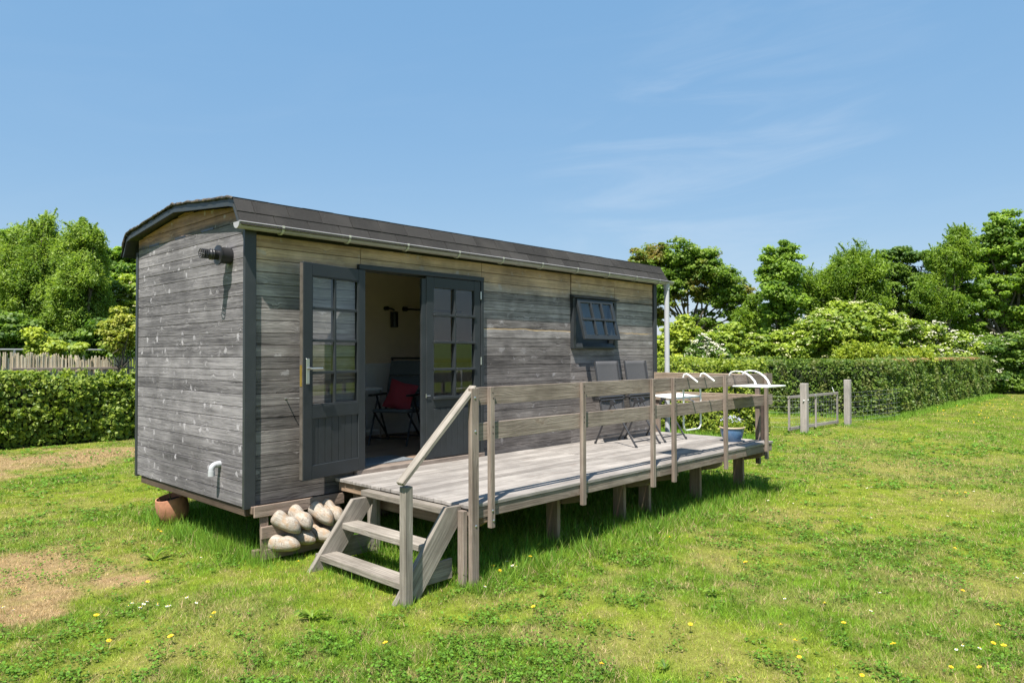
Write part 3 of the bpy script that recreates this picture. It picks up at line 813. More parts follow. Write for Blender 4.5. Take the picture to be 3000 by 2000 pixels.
# opened leaf: hinge at the left jamb, its inner face turned outwards
ld.location = (1.172, -.050, .665); ld.rotation_euler = (0, 0, ang)
tag(ld, 'open glazed door leaf folded back against the wall')
hp = MB(); hp.box(.752 - .02, .752 + .02, .001, .009, .86, 1.09); hp.build('handle_plate', M['steel'], ld, bevel=.004)
hh = MB(); hh.tube([(.752, .006, 1.0), (.752, .05, 1.0)], .011, 10); hh.tube([(.752, .05, 1.0), (.74, .055, 1.0), (.62, .052, 1.0)], .0095, 10)
hh.build('handle', M['steel'], ld, smooth=True)
rd, fx = door_leaf(False, True)
rd.location = (2.762, .015, .668)
tag(rd, 'closed glazed door leaf with vertical board panel')
st = MB(); st.box(-.86, -.80, -.045, -.012, 0.02, 1.93); st.build('meeting_stile', M['dark'], rd, bevel=.003)
st = MB(); st.tube([(-.815, -.062, .66), (-.815, -.064, .70)], .006, 6); st.tube([(-.815, -.066, .68), (-.76, -.066, .68)], .004, 6); st.build('stay_hook', M['steel'], rd, smooth=True)
df = MB()
df.box(1.102, 2.812, -.05, -.001, 2.628, 2.676); df.box(1.128, 1.165, -.04, .09, .66, 2.628); df.box(2.768, 2.811, -.045, .09, .60, 2.628)
df.box(1.165, 2.768, .0, .09, 2.622, 2.66)
df.build('door_frame', M['dark'], cabin, bevel=.003)
sl = MB(); sl.box(1.072, 2.814, -.055, -.001, .598, .662); sl.box(1.16, 2.768, 0, .10, .60, .6635); sl.build('door_sill', M['rail'], cabin, bevel=.004)
# door hook holding the leaf
hk = MB(); hk.tube([(.345, 0, 1.39), (.345, -.05, 1.395)], .005, 8); hk.tube([(.345, -.05, 1.395), (.40, -.16, 1.40)], .0035, 6); hk.lathe([(.012, 0), (.012, .003), (0, .004)], (.345, 0, 1.39), 10, (0, -1, 0))
hk.build('door_hook', M['steel'], cabin, smooth=True)

# window
wf = MB()
wf.box(4.457, 4.515, -.05, .07, 1.862, 2.535); wf.box(5.385, 5.443, -.05, .07, 1.862, 2.535); wf.box(4.515, 5.385, -.048, .07, 2.50, 2.535); wf.box(4.515, 5.385, -.03, .07, 1.862, 1.93)
window = wf.build('window', M['dark'], cabin, bevel=.003)
sm = MB(); sm.prism([(4.515, -.06, 1.865), (4.515, -.06, 1.885), (4.515, -.03, 1.935), (4.515, -.03, 1.865)], (.87, 0, 0)); sm.build('sill', M['dark'], window)
dh = MB(); dh.prism([(4.44, -.085, 2.54), (4.44, -.085, 2.552), (4.44, -.001, 2.582), (4.44, -.001, 2.536)], (1.03, 0, 0)); dh.build('drip_hood', M['dark'], window, bevel=.003)
sa = MB(); SW, SH = .80, .555
def sx(a, b, y0, y1, z0, z1, bm=sa): bm.box(a, b, y0, y1, z0, z1)
sx(0, .055, -.04, 0, -SH, 0); sx(SW - .055, SW, -.04, 0, -SH, 0); sx(.055, SW - .055, -.039, -.001, -.05, 0); sx(.055, SW - .055, -.039, -.001, -SH, -SH + .06)
for k in (1, 2):
    x = .055 + (SW - .11) * k / 3; sx(x - .013, x + .013, -.047, -.006, -SH + .06, -.05)
sx(.03, SW - .03, -.052, -.007, -SH / 2 - .018, -SH / 2 + .012)
sash = sa.build('sash', M['dark'], window, bevel=.003)
sg = MB(); sg.box(.054, SW - .054, -.024, -.020, -SH + .059, -.049); sg.build('glass_pane', M['glass'], window)
gp_ = [o for o in window.children if o.name.startswith('glass_pane')][-1]
for o in (sash, gp_):
    o.location = (4.512, -.03, 2.515); o.rotation_euler = (math.atan2(.14, .54) * -1, 0, 0)
bl = MB(); bl.box(4.49, 5.41, .075, .085, 1.92, 2.52); bl.build('dim_room_panel', M['dim_room_panel'], window)  # added dark sheet whose colour stands for the unlit room behind the sash
for x in (4.66, 5.12):
    hg = MB(); hg.box(x, x + .1, -.056, -.049, 2.502, 2.518); hg.build('hinge', M['clip'], window)

# flue pipe
fpx = MB()
fy, fz = .275, 2.671
fpx.lathe([(.073, 0), (.073, .11), (.066, .115)], (-.05, fy, fz), 28, (-1, 0, 0))
fpx.lathe([(.066, .10), (.088, .102), (.088, .115), (.045, .118), (.045, .155), (.050, .16), (.045, .165), (.045, .175), (.050, .18), (.045, .185), (.041, .19), (.041, .205)], (-.05, fy, fz), 28, (-1, 0, 0))
fpx.build('flue_pipe', M['black'], cabin, smooth=True)
flue = [o for o in cabin.children if o.name.startswith('flue_pipe')][-1]
cg = MB()
for h in (.205, .222, .239, .258):
    cg.lathe([(.041, h), (.043, h + .002), (.043, h + .006), (.041, h + .008), (.037, h + .004), (.041, h)], (-.05, fy, fz), 28, (-1, 0, 0))
for k in range(12):
    t_ = 2 * math.pi * k / 12; c_, s_ = math.cos(t_), math.sin(t_)
    cg.beam((-.255, fy + .040 * c_, fz + .040 * s_), (-.312, fy + .040 * c_, fz + .040 * s_), .006, .003, (0, c_, s_))
cg.lathe([(.0, .2), (.036, .2), (.036, .203)], (-.05, fy, fz), 20, (-1, 0, 0))
cg.build('cage', M['black'], flue, smooth=False)
el = MB()
pts = [(-.05, .455, .80), (-.085, .455, .80)] + [(-.085 - .045 * math.sin(t), .455, .80 - .045 * (1 - math.cos(t))) for t in [R(a) for a in (15, 30, 45, 60, 75, 90)]] + [(-.13, .455, .70)]
el.tube(pts, .026, 14); el.tube([(-.13, .455, .745), (-.13, .455, .70)], .030, 14); el.tube([(-.05, .455, .80), (-.082, .455, .80)], .030, 14)
el.build('drain_elbow', M['pipe'], cabin, smooth=True)
# interior fittings
wl = MB(); wl.lathe([(.03, 0), (.03, .06), (0, .06)], (3.22, 2.40, 2.45), 14, (0, -1, 0)); wl.tube([(3.22, 2.34, 2.45), (3.27, 2.30, 2.44), (3.30, 2.29, 2.42)], .012, 8)
wl.lathe([(.0, 0), (.055, 0), (.055, -.22), (.0, -.22)], (3.30, 2.29, 2.40), 18)
wl.build('wall_lamp', M['black'], cabin, smooth=True)
cr = MB(); cr.tube([(3.50, 2.30, 2.45), (4.6, 2.30, 2.45)], .014, 10); cr.lathe([(0, -.03), (.035, -.03), (.035, .03), (0, .03)], (3.50, 2.30, 2.45), 14, (1, 0, 0)); cr.tube([(3.62, 2.40, 2.45), (3.62, 2.30, 2.45)], .012, 8)
cr.build('curtain_rod', M['black'], cabin, smooth=True)

# ------------------------------------------------------------------ deck
deck = thing('deck', 'long raised weathered plank deck with two rail fence along its outer side', 'deck', (0, 0, 0))
DZ = .618
db = MB(); yb = -1.888; wb = .1435; i = 0
while yb < -.03:
    y1 = min(yb + wb - .006, -.035)
    xj = 3.62 + rnd.uniform(-.01, .01)
    db.box(.845 + rnd.uniform(-.006, .006), xj - .002, yb, y1, DZ - .03, DZ + rnd.uniform(-.0015, .0015))
    db.box(xj + .002, 6.42 + rnd.uniform(-.006, .006), yb, y1, DZ - .03, DZ + rnd.uniform(-.0015, .0015))
    yb += wb
db.build('deck_boards', M['deck'], deck, bevel=.004)
for (bx_, mt_) in (((.86, 3.60, -1.880, -1.838, .498, .586), 'rail'), ((3.604, 6.40, -1.880, -1.838, .494, .585), 'rail'), ((.87, .905, -1.836, -.05, .50, .585), 'beam'), ((6.33, 6.37, -1.836, -.05, .50, .585), 'beam')):
    fb = MB(); fb.box(*bx_); fb.build('fascia', M[mt_], deck, bevel=.004)
JX = [1.02, 2.32, 3.46, 3.95, 4.97, 6.15]
for x in JX:
    j = MB(); j.prism([(x, -.06, .585), (x, -.06, .365), (x, -1.60, .365), (x, -1.80, .41), (x, -1.872, .455), (x, -1.872, .49), (x, -1.836, .492), (x, -1.836, .585)], (.045, 0, 0)); j.build('joist', M['beam'], deck, bevel=.003)
LEGX = [(2.27, -1.535), (3.41, -1.50), (3.90, -1.50), (4.92, -1.565), (6.10, -1.55)]
for (x, y) in LEGX:
    l_ = MB(); l_.box(x - .0225, x + .0225, y - .07, y + .07, -.05, .50); l_.build('leg', M['beam'], deck, bevel=.003)
for (x, y) in [(.93, -.53), (2.27, -.4), (3.41, -.4), (4.92, -.4), (6.10, -.4)]:
    l_ = MB(); l_.box(x - .0225, x + .0225, y - .07, y + .07, -.05, .585); l_.build('leg', M['beam'] if x > 1 else M['step'], deck, bevel=.003)
l_ = MB(); l_.box(.795, .84, -1.875, -1.81, -.05, .58); l_.build('leg', M['rail'], deck, bevel=.003)
PX = [(1.075, .412), (2.26, .408), (3.44, .41), (3.855, .408), (5.045, .405), (6.185, .405)]
for (x, z0) in PX:
    p_ = MB(); lean = rnd.uniform(-.004, .004); p_.beam((x, -1.902, z0), (x + lean, -1.902, 1.53), .048, .040, (0, 1, 0))
    p_.build('rail_post', M['rail'], deck, bevel=.003)
p_ = MB(); p_.box(.842, .918, -1.925, -1.882, -.05, 1.525); p_.build('rail_post', M['rail'], deck, bevel=.003)
p_ = MB(); p_.box(6.375, 6.42, -1.72, -1.66, .30, 1.40); p_.build('rail_post', M['rail'], deck, bevel=.003)
p_ = MB(); p_.box(6.375, 6.42, -.16, -.09, .30, 1.50); p_.build('rail_post', M['rail'], deck, bevel=.003)
for (z0, z1) in ((1.388, 1.528), (1.108, 1.246)):
    b_ = MB(); b_.box(.925, 3.84, -1.881, -1.858, z0, z1); b_.build('rail_board', M['rail'], deck, bevel=.002)
    b_ = MB(); b_.box(3.843, 6.43, -1.881, -1.858, z0, z1 - .004); b_.build('rail_board', M['rail'], deck, bevel=.002)
for (x, z0) in PX:
    for zz in (1.17, 1.21, 1.44, 1.49):
        bo = MB(); bo.lathe([(0, .003), (.006, .002), (.006, 0)], (x + rnd.uniform(-.008, .008), -1.922, zz + rnd.uniform(-.01, .01)), 8, (0, -1, 0)); bo.build('screw', M['rust'], deck)
M['ribbed'] = wood('ribbed rail board', (0.220, 0.161, 0.113), (0.470, 0.385, 0.299), knot=(0.150, 0.097, 0.071), kamt=0.5, kthr=0.85, var=0.3)
for (z0, z1) in ((1.372, 1.512), (1.10, 1.235)):
    b_ = MB(); k = 7; h = (z1 - z0) / k
    b_.box(6.35, 6.372, -1.855, -.09, z0, z1)
    for i in range(k): b_.box(6.344, 6.351, -1.855, -.09, z0 + i * h + .003, z0 + (i + 1) * h - .004, r=.3 + .1 * (i % 3))
    b_.build('rail_board', M['ribbed'], deck, bevel=.001)
for (x, z) in [(.885, .46), (.88, 1.19), (.875, 1.45), (1.08, .47), (1.07, .55)]:
    bo = MB(); bo.lathe([(0, .006), (.006, .005), (.011, .001), (.011, 0)], (x, -1.925 if x < 1 else -1.923, z), 10, (0, -1, 0)); bo.build('bolt', M['steel'], deck, smooth=True)

# ------------------------------------------------------------------ steps
steps = thing('wooden_steps', 'three bleached timber steps with sloping handrail up to the deck', 'steps', (.5, -1.2, 0))
def rel(o, root):
    o.matrix_parent_inverse = Matrix.Translation(-root.location); return o
for (x, z, y0, y1, w) in ((.755, .585, -1.755, -.575, .20), (.515, .345, -1.755, -.575, .165), (.30, .118, -1.755, -.575, .165)):
    t_ = MB(); t_.box(x, min(x + w, .842) if z > .5 else x + w, y0, y1, z - .052, z); rel(t_.build('tread', M['step'], steps, bevel=.007, seg=2), steps)
for y0 in (-1.805, -.655):
    s_ = MB()
    if y0 < -1: pts = [(.19, y0, -.02), (.69, y0, .618), (.84, y0, .612), (.84, y0, .50), (.42, y0, -.02)]
    else: pts = [(.19, y0, -.02), (.625, y0, .532), (.83, y0, .532), (.83, y0, .47), (.42, y0, -.02)]
    s_.prism(pts[::-1], (0, .046, 0)); rel(s_.build('stringer', M['step'], steps, bevel=.004), steps)
b_ = MB(); b_.box(.385, .79, -1.756, -1.735, .05, .205); rel(b_.build('brace', M['step'], steps, bevel=.003), steps)
b_ = MB(); b_.box(.385, .90, -.60, -.575, .03, .20); rel(b_.build('brace', M['step'], steps, bevel=.003), steps)
b_ = MB(); b_.box(.235, .305, -1.878, -1.808, -.03, .84); rel(b_.build('newel_post', M['step'], steps, bevel=.004), steps)
b_ = MB(); b_.beam((.205, -1.855, .865), (.900, -1.885, 1.535), .075, .034, (-.7, 0, .7)); rel(b_.build('handrail', M['step'], steps, bevel=.005), steps)

# ------------------------------------------------------------------ pallet with clogs
pallet = thing('pallet', 'small weathered pallet standing on edge against the cabin base beside the steps', 'pallet', (.1, -.05, 0))
tilt = lambda z: -.045 - (.49 - z) * .07
for (x0, x1, z0, z1) in ((-.0, .90, .385, .485), (.06, .92, .195, .30), (.085, .93, .015, .105)):
    s_ = MB(); y = tilt((z0 + z1) / 2); s_.beam((x0, y - .04, (z0 + z1) / 2), (x1, y - .04, (z0 + z1) / 2 - .004), .022, z1 - z0); rel(s_.build('slat', M['pallet'], pallet, bevel=.004), pallet)
for x in (.07, .42, .80):
    s_ = MB(); s_.beam((x + .03, tilt(.0) - .018, 0), (x + .03, tilt(.47) - .018, .47), .075, .022, (0, 1, 0)); rel(s_.build('upright_slat', M['pallet'], pallet, bevel=.003), pallet)
for (x, z) in ((.0, .41), (.02, .03)):
    s_ = MB(); s_.box(x, x + .07, -.055, -.0, z, z + .065); rel(s_.build('block', M['pallet'], pallet, bevel=.005), pallet)
def clog_mesh():
    c = MB(); n = 18
    S = [(0, .022, .02, .070), (.025, .040, .004, .092), (.07, .049, -.006, .106), (.15, .052, -.010, .110), (.24, .052, -.011, .109), (.33, .051, -.010, .106), (.39, .053, -.009, .100), (.44, .055, -.008, .099), (.50, .058, -.007, .107), (.57, .060, -.006, .114),
         (.66, .060, -.004, .114), (.77, .057, .003, .104), (.87, .047, .012, .086), (.94, .033, .020, .068), (.985, .017, .030, .054), (1, .004, .036, .046)]
    for (t, w, zb, zt) in S:
        for k in range(n):
            a = 2 * math.pi * k / n; ca, sa = math.cos(a), math.sin(a)
            c.v.append(Vector((t * .27 - .135, w * math.copysign(abs(ca) ** .9, ca), (zb + zt) / 2 + (zt - zb) / 2 * math.copysign(abs(sa) ** .85, sa) - .045)))
    for i in range(len(S) - 1):
        for k in range(n):
            q = (k + 1) % n; c.face((i * n + k, i * n + q, (i + 1) * n + q, (i + 1) * n + k), [(0, 0)] * 4, .5)
    return c
cm_ = clog_mesh(); cm_.v = [Vector((p.x * 1.04, p.y * 1.22, p.z * 1.2)) for p in cm_.v]; clog0 = cm_.build('clog', M['clogm'], None, smooth=True)
md = clog0.modifiers.new('s', 'SUBSURF'); md.levels = 1; md.render_levels = 1
mouth = MB(); mouth.lathe([(.0, 0), (.026, 0)], (0, 0, 0), 18); 
mouth.v = [Vector((p.x * .9 - .095, p.y * 1.2, .0600)) for p in mouth.v]
mo0 = mouth.build('foot_opening', M['black'], clog0)
CL = [((.265, -.17, .305), (.62, -.56, -.50), 'pale wooden clog with toe down, upper left of those on the pallet'),
      ((.405, -.16, .325), (.30, -.75, -.52), 'short rounded wooden clog hanging second from left in the upper row on the pallet'),
      ((.615, -.17, .325), (.36, -.72, -.52), 'upper wooden clog right of the pallet middle with speckled worn toe'),
      ((.735, -.15, .325), (.33, -.72, -.55), 'upper wooden clog with orange heel nearest the steps'),
      ((.245, -.17, .130), (.66, -.72, -.10), 'fat wooden clog lying level, lower left of those on the pallet'),
      ((.425, -.14, .150), (.45, -.82, -.12), 'lower wooden clog half in shadow, second from left in the bottom row'),
      ((.610, -.16, .145), (.50, -.80, -.26), 'brown stained wooden clog in the lower row beside the steps'),
      ((.725, -.12, .185), (.15, -.9, -.3), 'shaded wooden clog mostly hidden behind the steps side board')]
for i, (loc, dr, lab) in enumerate(CL):
    if i == 0: o, mo = clog0, mo0
    else:
        o = clog0.copy(); COL.objects.link(o); mo = mo0.copy(); COL.objects.link(mo); mo.parent = o
    d = Vector(dr).normalized(); up = Vector((.50, -.15, .85)); up = (up - d * up.dot(d)).normalized(); y = up.cross(d)
    o.matrix_world = Matrix.Translation(loc) @ Matrix((d, y, up)).transposed().to_4x4()
    tag(o, lab, 'clog', 'wooden clogs hung on the pallet')

# terracotta pot below the end wall
tp = MB()
tp.lathe([(0, 0), (.12, 0), (.135, .01), (.155, .06), (.166, .13), (.166, .19), (.158, .235), (.152, .262), (.140, .264), (.138, .24), (.14, .1), (.1, .03), (0, .03)], (0, 0, 0), 32)
pot = tp.build('terracotta_pot', M['terra'], None, smooth=True)
pot.location = (.17, 2.02, .02); pot.rotation_euler = (R(1), R(-13), 0); pot.scale = (0.98, 0.98, 0.98)
tag(pot, 'orange terracotta pot standing in the grass under the end of the cabin', 'plant pot')

pot_shade = MB(); pot_shade.lathe([(0, .21), (.138, .21)], (0, 0, 0), 24); pot_shade.build('soil', M['soil'], pot)  # dark disc painting the shade inside the pot mouth, not earth
cb = MB(); cb.tube([(.04, 1.83, .40), (.035, 1.83, .33), (.05, 1.84, .27)], .006, 6); cb.build('cable', M['black'], cabin, smooth=True)

# ------------------------------------------------------------------ folding chairs on the deck
def folding_chair():
    t_ = thing('folding_chair', '', 'chair')
    W2 = .27; f = M['chairframe']
    for s in (-1, 1):
        x = s * W2
        for (p, q) in (((x, -.60, 0), (x, -.25, .54)), ((x, .04, 0), (x, -.23, .54))):
            l = MB(); l.tube([p, ((p[0] + q[0]) / 2, (p[1] + q[1]) / 2 + .006, (p[2] + q[2]) / 2), q], .0125, 10)
            l.tube([p, (p[0], p[1] + (.012 if p[1] < -.3 else -.008), .03)], .016, 10); l.build('leg', f, t_, smooth=True)
        h = MB(); h.lathe([(0, -.016), (.036, -.016), (.036, .016), (0, .016)], (x, -.24, .545), 16, (1, 0, 0)); h.build('hinge_disc', f, t_, smooth=True)
        b = MB(); b.tube([(x * .96, .05, 1.075), (x * .95, -.03, .58), (x * .93, -.07, .32)], .014, 10); b.build('back_frame', f, t_, smooth=True)
        a = MB(); a.box(x - .022, x + .022, -.05, .03, .57, .595); a.build('armrest', M['black'], t_, bevel=.006)
    for (y, z, q) in ((-.56, .07, .009), (0, .09, .010), (-.025, .60, .018), (-.035, .565, .014)):
        c = MB(); c.tube([(-W2, y, z), (W2, y, z)], q, 10); c.build('crossbar', f, t_, smooth=True)
    k = MB(); nx, nz = 10, 16
    for i in range(nx + 1):
        for j in range(nz + 1):
            u = -1 + 2 * i / nx; v = j / nz; z = .33 + .745 * v
            y = -.07 + (.12) * v + .012 * (1 - u * u) * (1 if v < .97 else .3)
            k.v.append(Vector((u * (W2 * .94), y, z)))
    for i in range(nx):
        for j in range(nz):
            a = i * (nz + 1) + j; k.face((a, a + nz + 1, a + nz + 2, a + 1), [(0, 0)] * 4, .5)
    kk = k.build('back_fabric', M['textile'], t_, smooth=True)
    s_ = kk.modifiers.new('t', 'SOLIDIFY'); s_.thickness = .004
    return t_
def copy_tree(o, parent=None):
    c = o.copy(); COL.objects.link(c); c.parent = parent
    for ch in o.children: copy_tree(ch, c)
    return c
ch1 = folding_chair()
ch1.location = (4.865, -.335, DZ); ch1['label'] = 'grey textile folding chair on the deck directly below the window'; ch1['group'] = 'folding chairs on the deck'
ch2 = copy_tree(ch1); ch2.location = (5.55, -.33, DZ); ch2['label'] = 'grey textile folding chair on the deck nearest the far corner of the cabin'

# interior chair
def lounge_chair():
    t_ = thing('lounge_chair', 'charcoal padded reclining chair inside the open cabin door', 'chair')
    f = M['black']; W2 = .25
    for s in (-1, 1):
        x = s * W2
        for (p, q) in (((x, -.32, 0), (x, -.02, .58)), ((x, .32, 0), (x, -.06, .60)), ((x * .9, -.20, .40), (x * .9, .30, .02))):
            l = MB(); l.tube([p, q], .0125, 8); l.build('leg', f, t_, smooth=True)
        a = MB(); a.box(x - .028, x + .028, -.27, .22, .605, .632); a.build('armrest', f, t_, bevel=.01, seg=2)
        b = MB(); b.tube([(x * .92, .20, .42), (x * .92, .42, 1.08)], .014, 8); b.build('back_frame', f, t_, smooth=True)
    for (y, z, q) in ((-.27, .09, .01), (.27, .07, .01), (.425, 1.08, .014)):
        c = MB(); c.tube([(-W2, y, z), (W2, y, z)], q, 8); c.build('crossbar', f, t_, smooth=True)
    def pad(p0, p1, th, name, w=.235, n=3):
        m_ = MB(); p0 = Vector(p0); p1 = Vector(p1)
        for i in range(n):
            a = p0.lerp(p1, i / n + .006); b = p0.lerp(p1, (i + 1) / n - .006)
            m_.beam(a, b, w * 2, th, (0, -.6, .8))
        m_.build(name, M['darktextile'], t_, bevel=.02, seg=3, smooth=True)
    pad((0, -.25, .425), (0, .21, .40), .045, 'seat_pad', n=1)
    pad((0, .175, .44), (0, .395, 1.05), .05, 'back_pad')
    return t_
lc = lounge_chair(); lc.location = (2.68, 1.42, .66); lc.rotation_euler = (0, 0, R(-59))
cu_ = MB(); n = 12
for side in (1, -1):
    for i in range(n + 1):
        for j in range(n + 1):
            u, v = -1 + 2 * i / n, -1 + 2 * j / n
            e = (1 - abs(u) ** 2.4) * (1 - abs(v) ** 2.4); pinch = 1 - .10 * (1 - abs(u)) * abs(v) - .10 * (1 - abs(v)) * abs(u)
            cu_.v.append(Vector((u * .19 * pinch, side * .055 * max(e, 0) ** .5 + .008 * math.sin(5 * u + 3 * v), v * .19 * pinch)))
N1 = (n + 1) ** 2
for s in range(2):
    for i in range(n):
        for j in range(n):
            a = s * N1 + i * (n + 1) + j; q = (a, a + n + 1, a + n + 2, a + 1)
            cu_.face(q if s else q[::-1], [(0, 0)] * 4, .5)
cush = cu_.build('cushion', M['red'], None, smooth=True); tag(cush, 'crumpled crimson cushion on the charcoal chair indoors', 'cushion')
cush.matrix_world = Matrix.Translation((2.70, 1.375, .66 + .60)) @ Matrix.Rotation(R(-59), 4, 'Z') @ Matrix.Rotation(R(-17), 4, 'X') @ Matrix.Rotation(R(14), 4, 'Y')
stb = thing('side_table', 'small pale side table between the door and the charcoal chair indoors', 'side table', (2.47, 2.02, .66))
b_ = MB(); b_.box(-.28, .28, -.2, .2, .66, .69); b_.build('table_top', M['white'], stb, bevel=.004)
for (x, y) in ((-.26, -.18), (.26, -.18), (.26, .18), (-.26, .18)):
    b_ = MB(); b_.tube([(x, y, 0), (x, y, .66)], .012, 8); b_.build('leg', M['steel'], stb, smooth=True)
b_ = MB(); b_.box(-.26, .26, -.18, .18, .12, .135); b_.build('shelf', M['wainscot'], stb)
dm = MB(); dm.box(1.28, 1.92, .11, .52, .661, .673); tag(dm.build('doormat', M['mat'], None, bevel=.003), 'grey flecked doormat just inside the open door', 'doormat')

# ------------------------------------------------------------------ hanging tables on the rail
ht = thing('hanging_table', 'white folding balcony table hooked inside the rail on a bent tube frame', 'balcony table', (4.35, -1.84, 1.3))
b_ = MB(); b_.beam((4.31, -1.825, 1.292), (4.31, -1.52, 1.316), .58, .016, (0, 0, 1)); rel(b_.build('table_top', M['white'], ht, bevel=.003), ht)
b_ = MB(); xs = (4.165, 4.55)
pts = [(xs[0], -1.842, 1.40), (xs[0], -1.842, 1.0), (xs[0] + .012, -1.842, .955), (xs[0] + .05, -1.842, .93), (xs[1] - .05, -1.842, .93), (xs[1] - .012, -1.842, .955), (xs[1], -1.842, 1.0), (xs[1], -1.842, 1.40)]
b_.tube(pts, .010, 10); rel(b_.build('tube_frame', M['white'], ht, smooth=True), ht)
for x in xs:
    b_ = MB(); b_.tube([(x, -1.842, 1.38), (x, -1.843, 1.53), (x, -1.855, 1.556), (x, -1.885, 1.562), (x, -1.915, 1.548), (x, -2.02, 1.475)], .011, 10)
    rel(b_.build('hook', M['white'], ht, smooth=True), ht)
for x in xs:
    b_ = MB(); b_.beam((x, -1.835, 1.2), (x, -1.60, 1.30), .02, .004); rel(b_.build('strut', M['steel'], ht), ht)
sf = thing('hanging_shelf', 'white square balcony shelf on two curved arms outside the deck rail', 'balcony table', (5.45, -2.1, 1.4))
b_ = MB(); b_.box(5.20, 5.71, -2.36, -1.915, 1.386, 1.402); rel(b_.build('shelf_board', M['white'], sf, bevel=.003), sf)
for x in (5.265, 5.635):
    b_ = MB(); path = [(-1.845, 1.44), (-1.85, 1.535), (-1.875, 1.565), (-1.93, 1.575), (-2.0, 1.570), (-2.06, 1.55), (-2.12, 1.51), (-2.165, 1.46), (-2.19, 1.402)]
    for (p, q) in zip(path, path[1:]):
        a = Vector((x, *p)); c = Vector((x, *q)); dd = (c - a).normalized() * .004
        b_.beam(a - dd, c + dd, .034, .014, Vector((1, 0, 0)).cross(c - a) * -1)
    rel(b_.build('arm', M['white'], sf, bevel=.002), sf)

# ------------------------------------------------------------------ flower pot
fp = thing('flower_pot', 'blue glazed pot of small pale flowers on the far end of the deck', 'flower pot', (6.02, -1.50, DZ))
b_ = MB(); b_.lathe([(0, 0), (.095, 0), (.105, .015), (.135, .07), (.15, .13), (.153, .175), (.145, .18), (.13, .15), (0, .15)], (0, 0, 0), 36); b_.build('pot', M['blue'], fp, smooth=True)
b_ = MB(); b_.lathe([(.147, .174), (.166, .178), (.168, .19), (.16, .197), (.148, .196), (.140, .18)], (0, 0, 0), 36); b_.build('rim', M['cream'], fp, smooth=True)
b_ = MB(); b_.lathe([(0, .178), (.143, .172)], (0, 0, 0), 24); b_.build('soil', M['soil'], fp)
def plant_leaves(name, n, rad, h0, h1, mat, size, parent, elong=3.0, up=.6):
    a = rng.random(n) * 2 * np.pi; r_ = np.sqrt(rng.random(n)) * rad
    z = h0 + (h1 - h0) * rng.random(n) * (1 - .5 * (r_ / rad) ** 2)
    Pp = np.stack([r_ * np.cos(a), r_ * np.sin(a), z], 1)
    Nn = unit(n) + np.array([0, 0, up]); 
    return np_mesh(name, leaf_quads(Pp, Nn, size * rng.uniform(.6, 1.3, n), elong), 4, mat, rng.random(n), parent=parent)
plant_leaves('foliage', 1500, .15, .17, .30, L['elder'], .035, fp)
plant_leaves('blossom', 120, .15, .26, .345, L['pinkish'], .022, fp, 1.1, 1.5)

# stake behind the deck
skp = at(2231, 1036, 12.9); st_ = MB(); st_.lathe([(.040, -.05), (.038, .5), (.037, .94), (0, .96)], (skp.x, skp.y, 0), 12); tag(st_.build('stake', M['rust'], None, smooth=True), 'dark brown round stake in the lawn behind the far deck corner', 'stake')

# ------------------------------------------------------------------ gate
gate = thing('gate', 'low wooden garden gate with wire mesh between two silvered posts', 'gate', (14.4, .4, 0))
def gpost(x, y, h, w):
    b = MB(); b.beam((x, y, -.1), (x + .01, y, h), w, w, (0.0, 1, 0)); rel(b.build('post', M['gatewood'], gate, bevel=.008), gate)
gpost(13.26, .34, 1.12, .145); gpost(15.62, .19, 1.14, .14)
ga, gb = Vector((13.05, .62, 0)), Vector((15.62, .42, 0)); gd = (gb - ga).normalized()
for (z, h) in ((.80, .06), (.09, .07)):
    b = MB(); b.beam((*ga.xy, z), (*gb.xy, z), .035, h); rel(b.build('gate_rail', M['gatewood'], gate, bevel=.003), gate)
for t_ in (.015, .5, .985):
    p = ga.lerp(gb, t_); b = MB(); b.beam((p.x, p.y + (-.036 if t_ == .5 else .0), .04), (p.x, p.y + (-.036 if t_ == .5 else .0), .80), .05, .035, (-gd.y, gd.x, 0)); rel(b.build('gate_upright', M['gatewood'], gate, bevel=.003), gate)
b = MB()
for k in range(7):
    z = .15 + k * .095; b.tube([(*ga.xy, z), (*gb.xy, z)], .002, 4)
for k in range(18):
    p = ga.lerp(gb, (k + .5) / 18); b.tube([(p.x, p.y, .12), (p.x, p.y, .78)], .0018, 4)
rel(b.build('wire_mesh', M['wire'], gate), gate)
b = MB(); b.beam((15.30, .40, .84), (15.24, .42, .95), .03, .01, (0, 1, 0)); b.beam((13.16, .33, .735), (13.30, .26, .75), .02, .02); rel(b.build('latch', M['white'], gate), gate)
b = MB(); b.lathe([(0, -.01), (.03, -.01), (.03, .01), (0, .01)], (14.3, .47, .79), 12, (0, 1, 0)); rel(b.build('ring', M['steel'], gate), gate)
wfn = thing('wire_fence', 'thin galvanised wire fence running from the gate posts along the dark hedge', 'fence', (17, .1, 0))
b = MB()
for z in (.12, .22, .33, .45, .58, .72, .82):
    b.tube([(13.26, .42, z), (12.7, 1.6, z), (12.6, 3.5, z)], .0014, 4)
rel(b.build('wire_mesh', M['wire'], wfn), wfn)
b = MB()
for z in (.12, .22, .33, .45, .58, .72, .82):
    b.tube([(15.62, .12, z), (17.6, -.15, z), (18.6, -.2, z)], .0022, 4)
for k in range(14):
    x = 15.62 + k * .22; b.tube([(x, .12 - .27 * min(1, k * .22 / 2), .1), (x, .12 - .27 * min(1, k * .22 / 2), .82)], .0012, 4)
rel(b.build('wire_mesh', M['wire'], wfn), wfn)

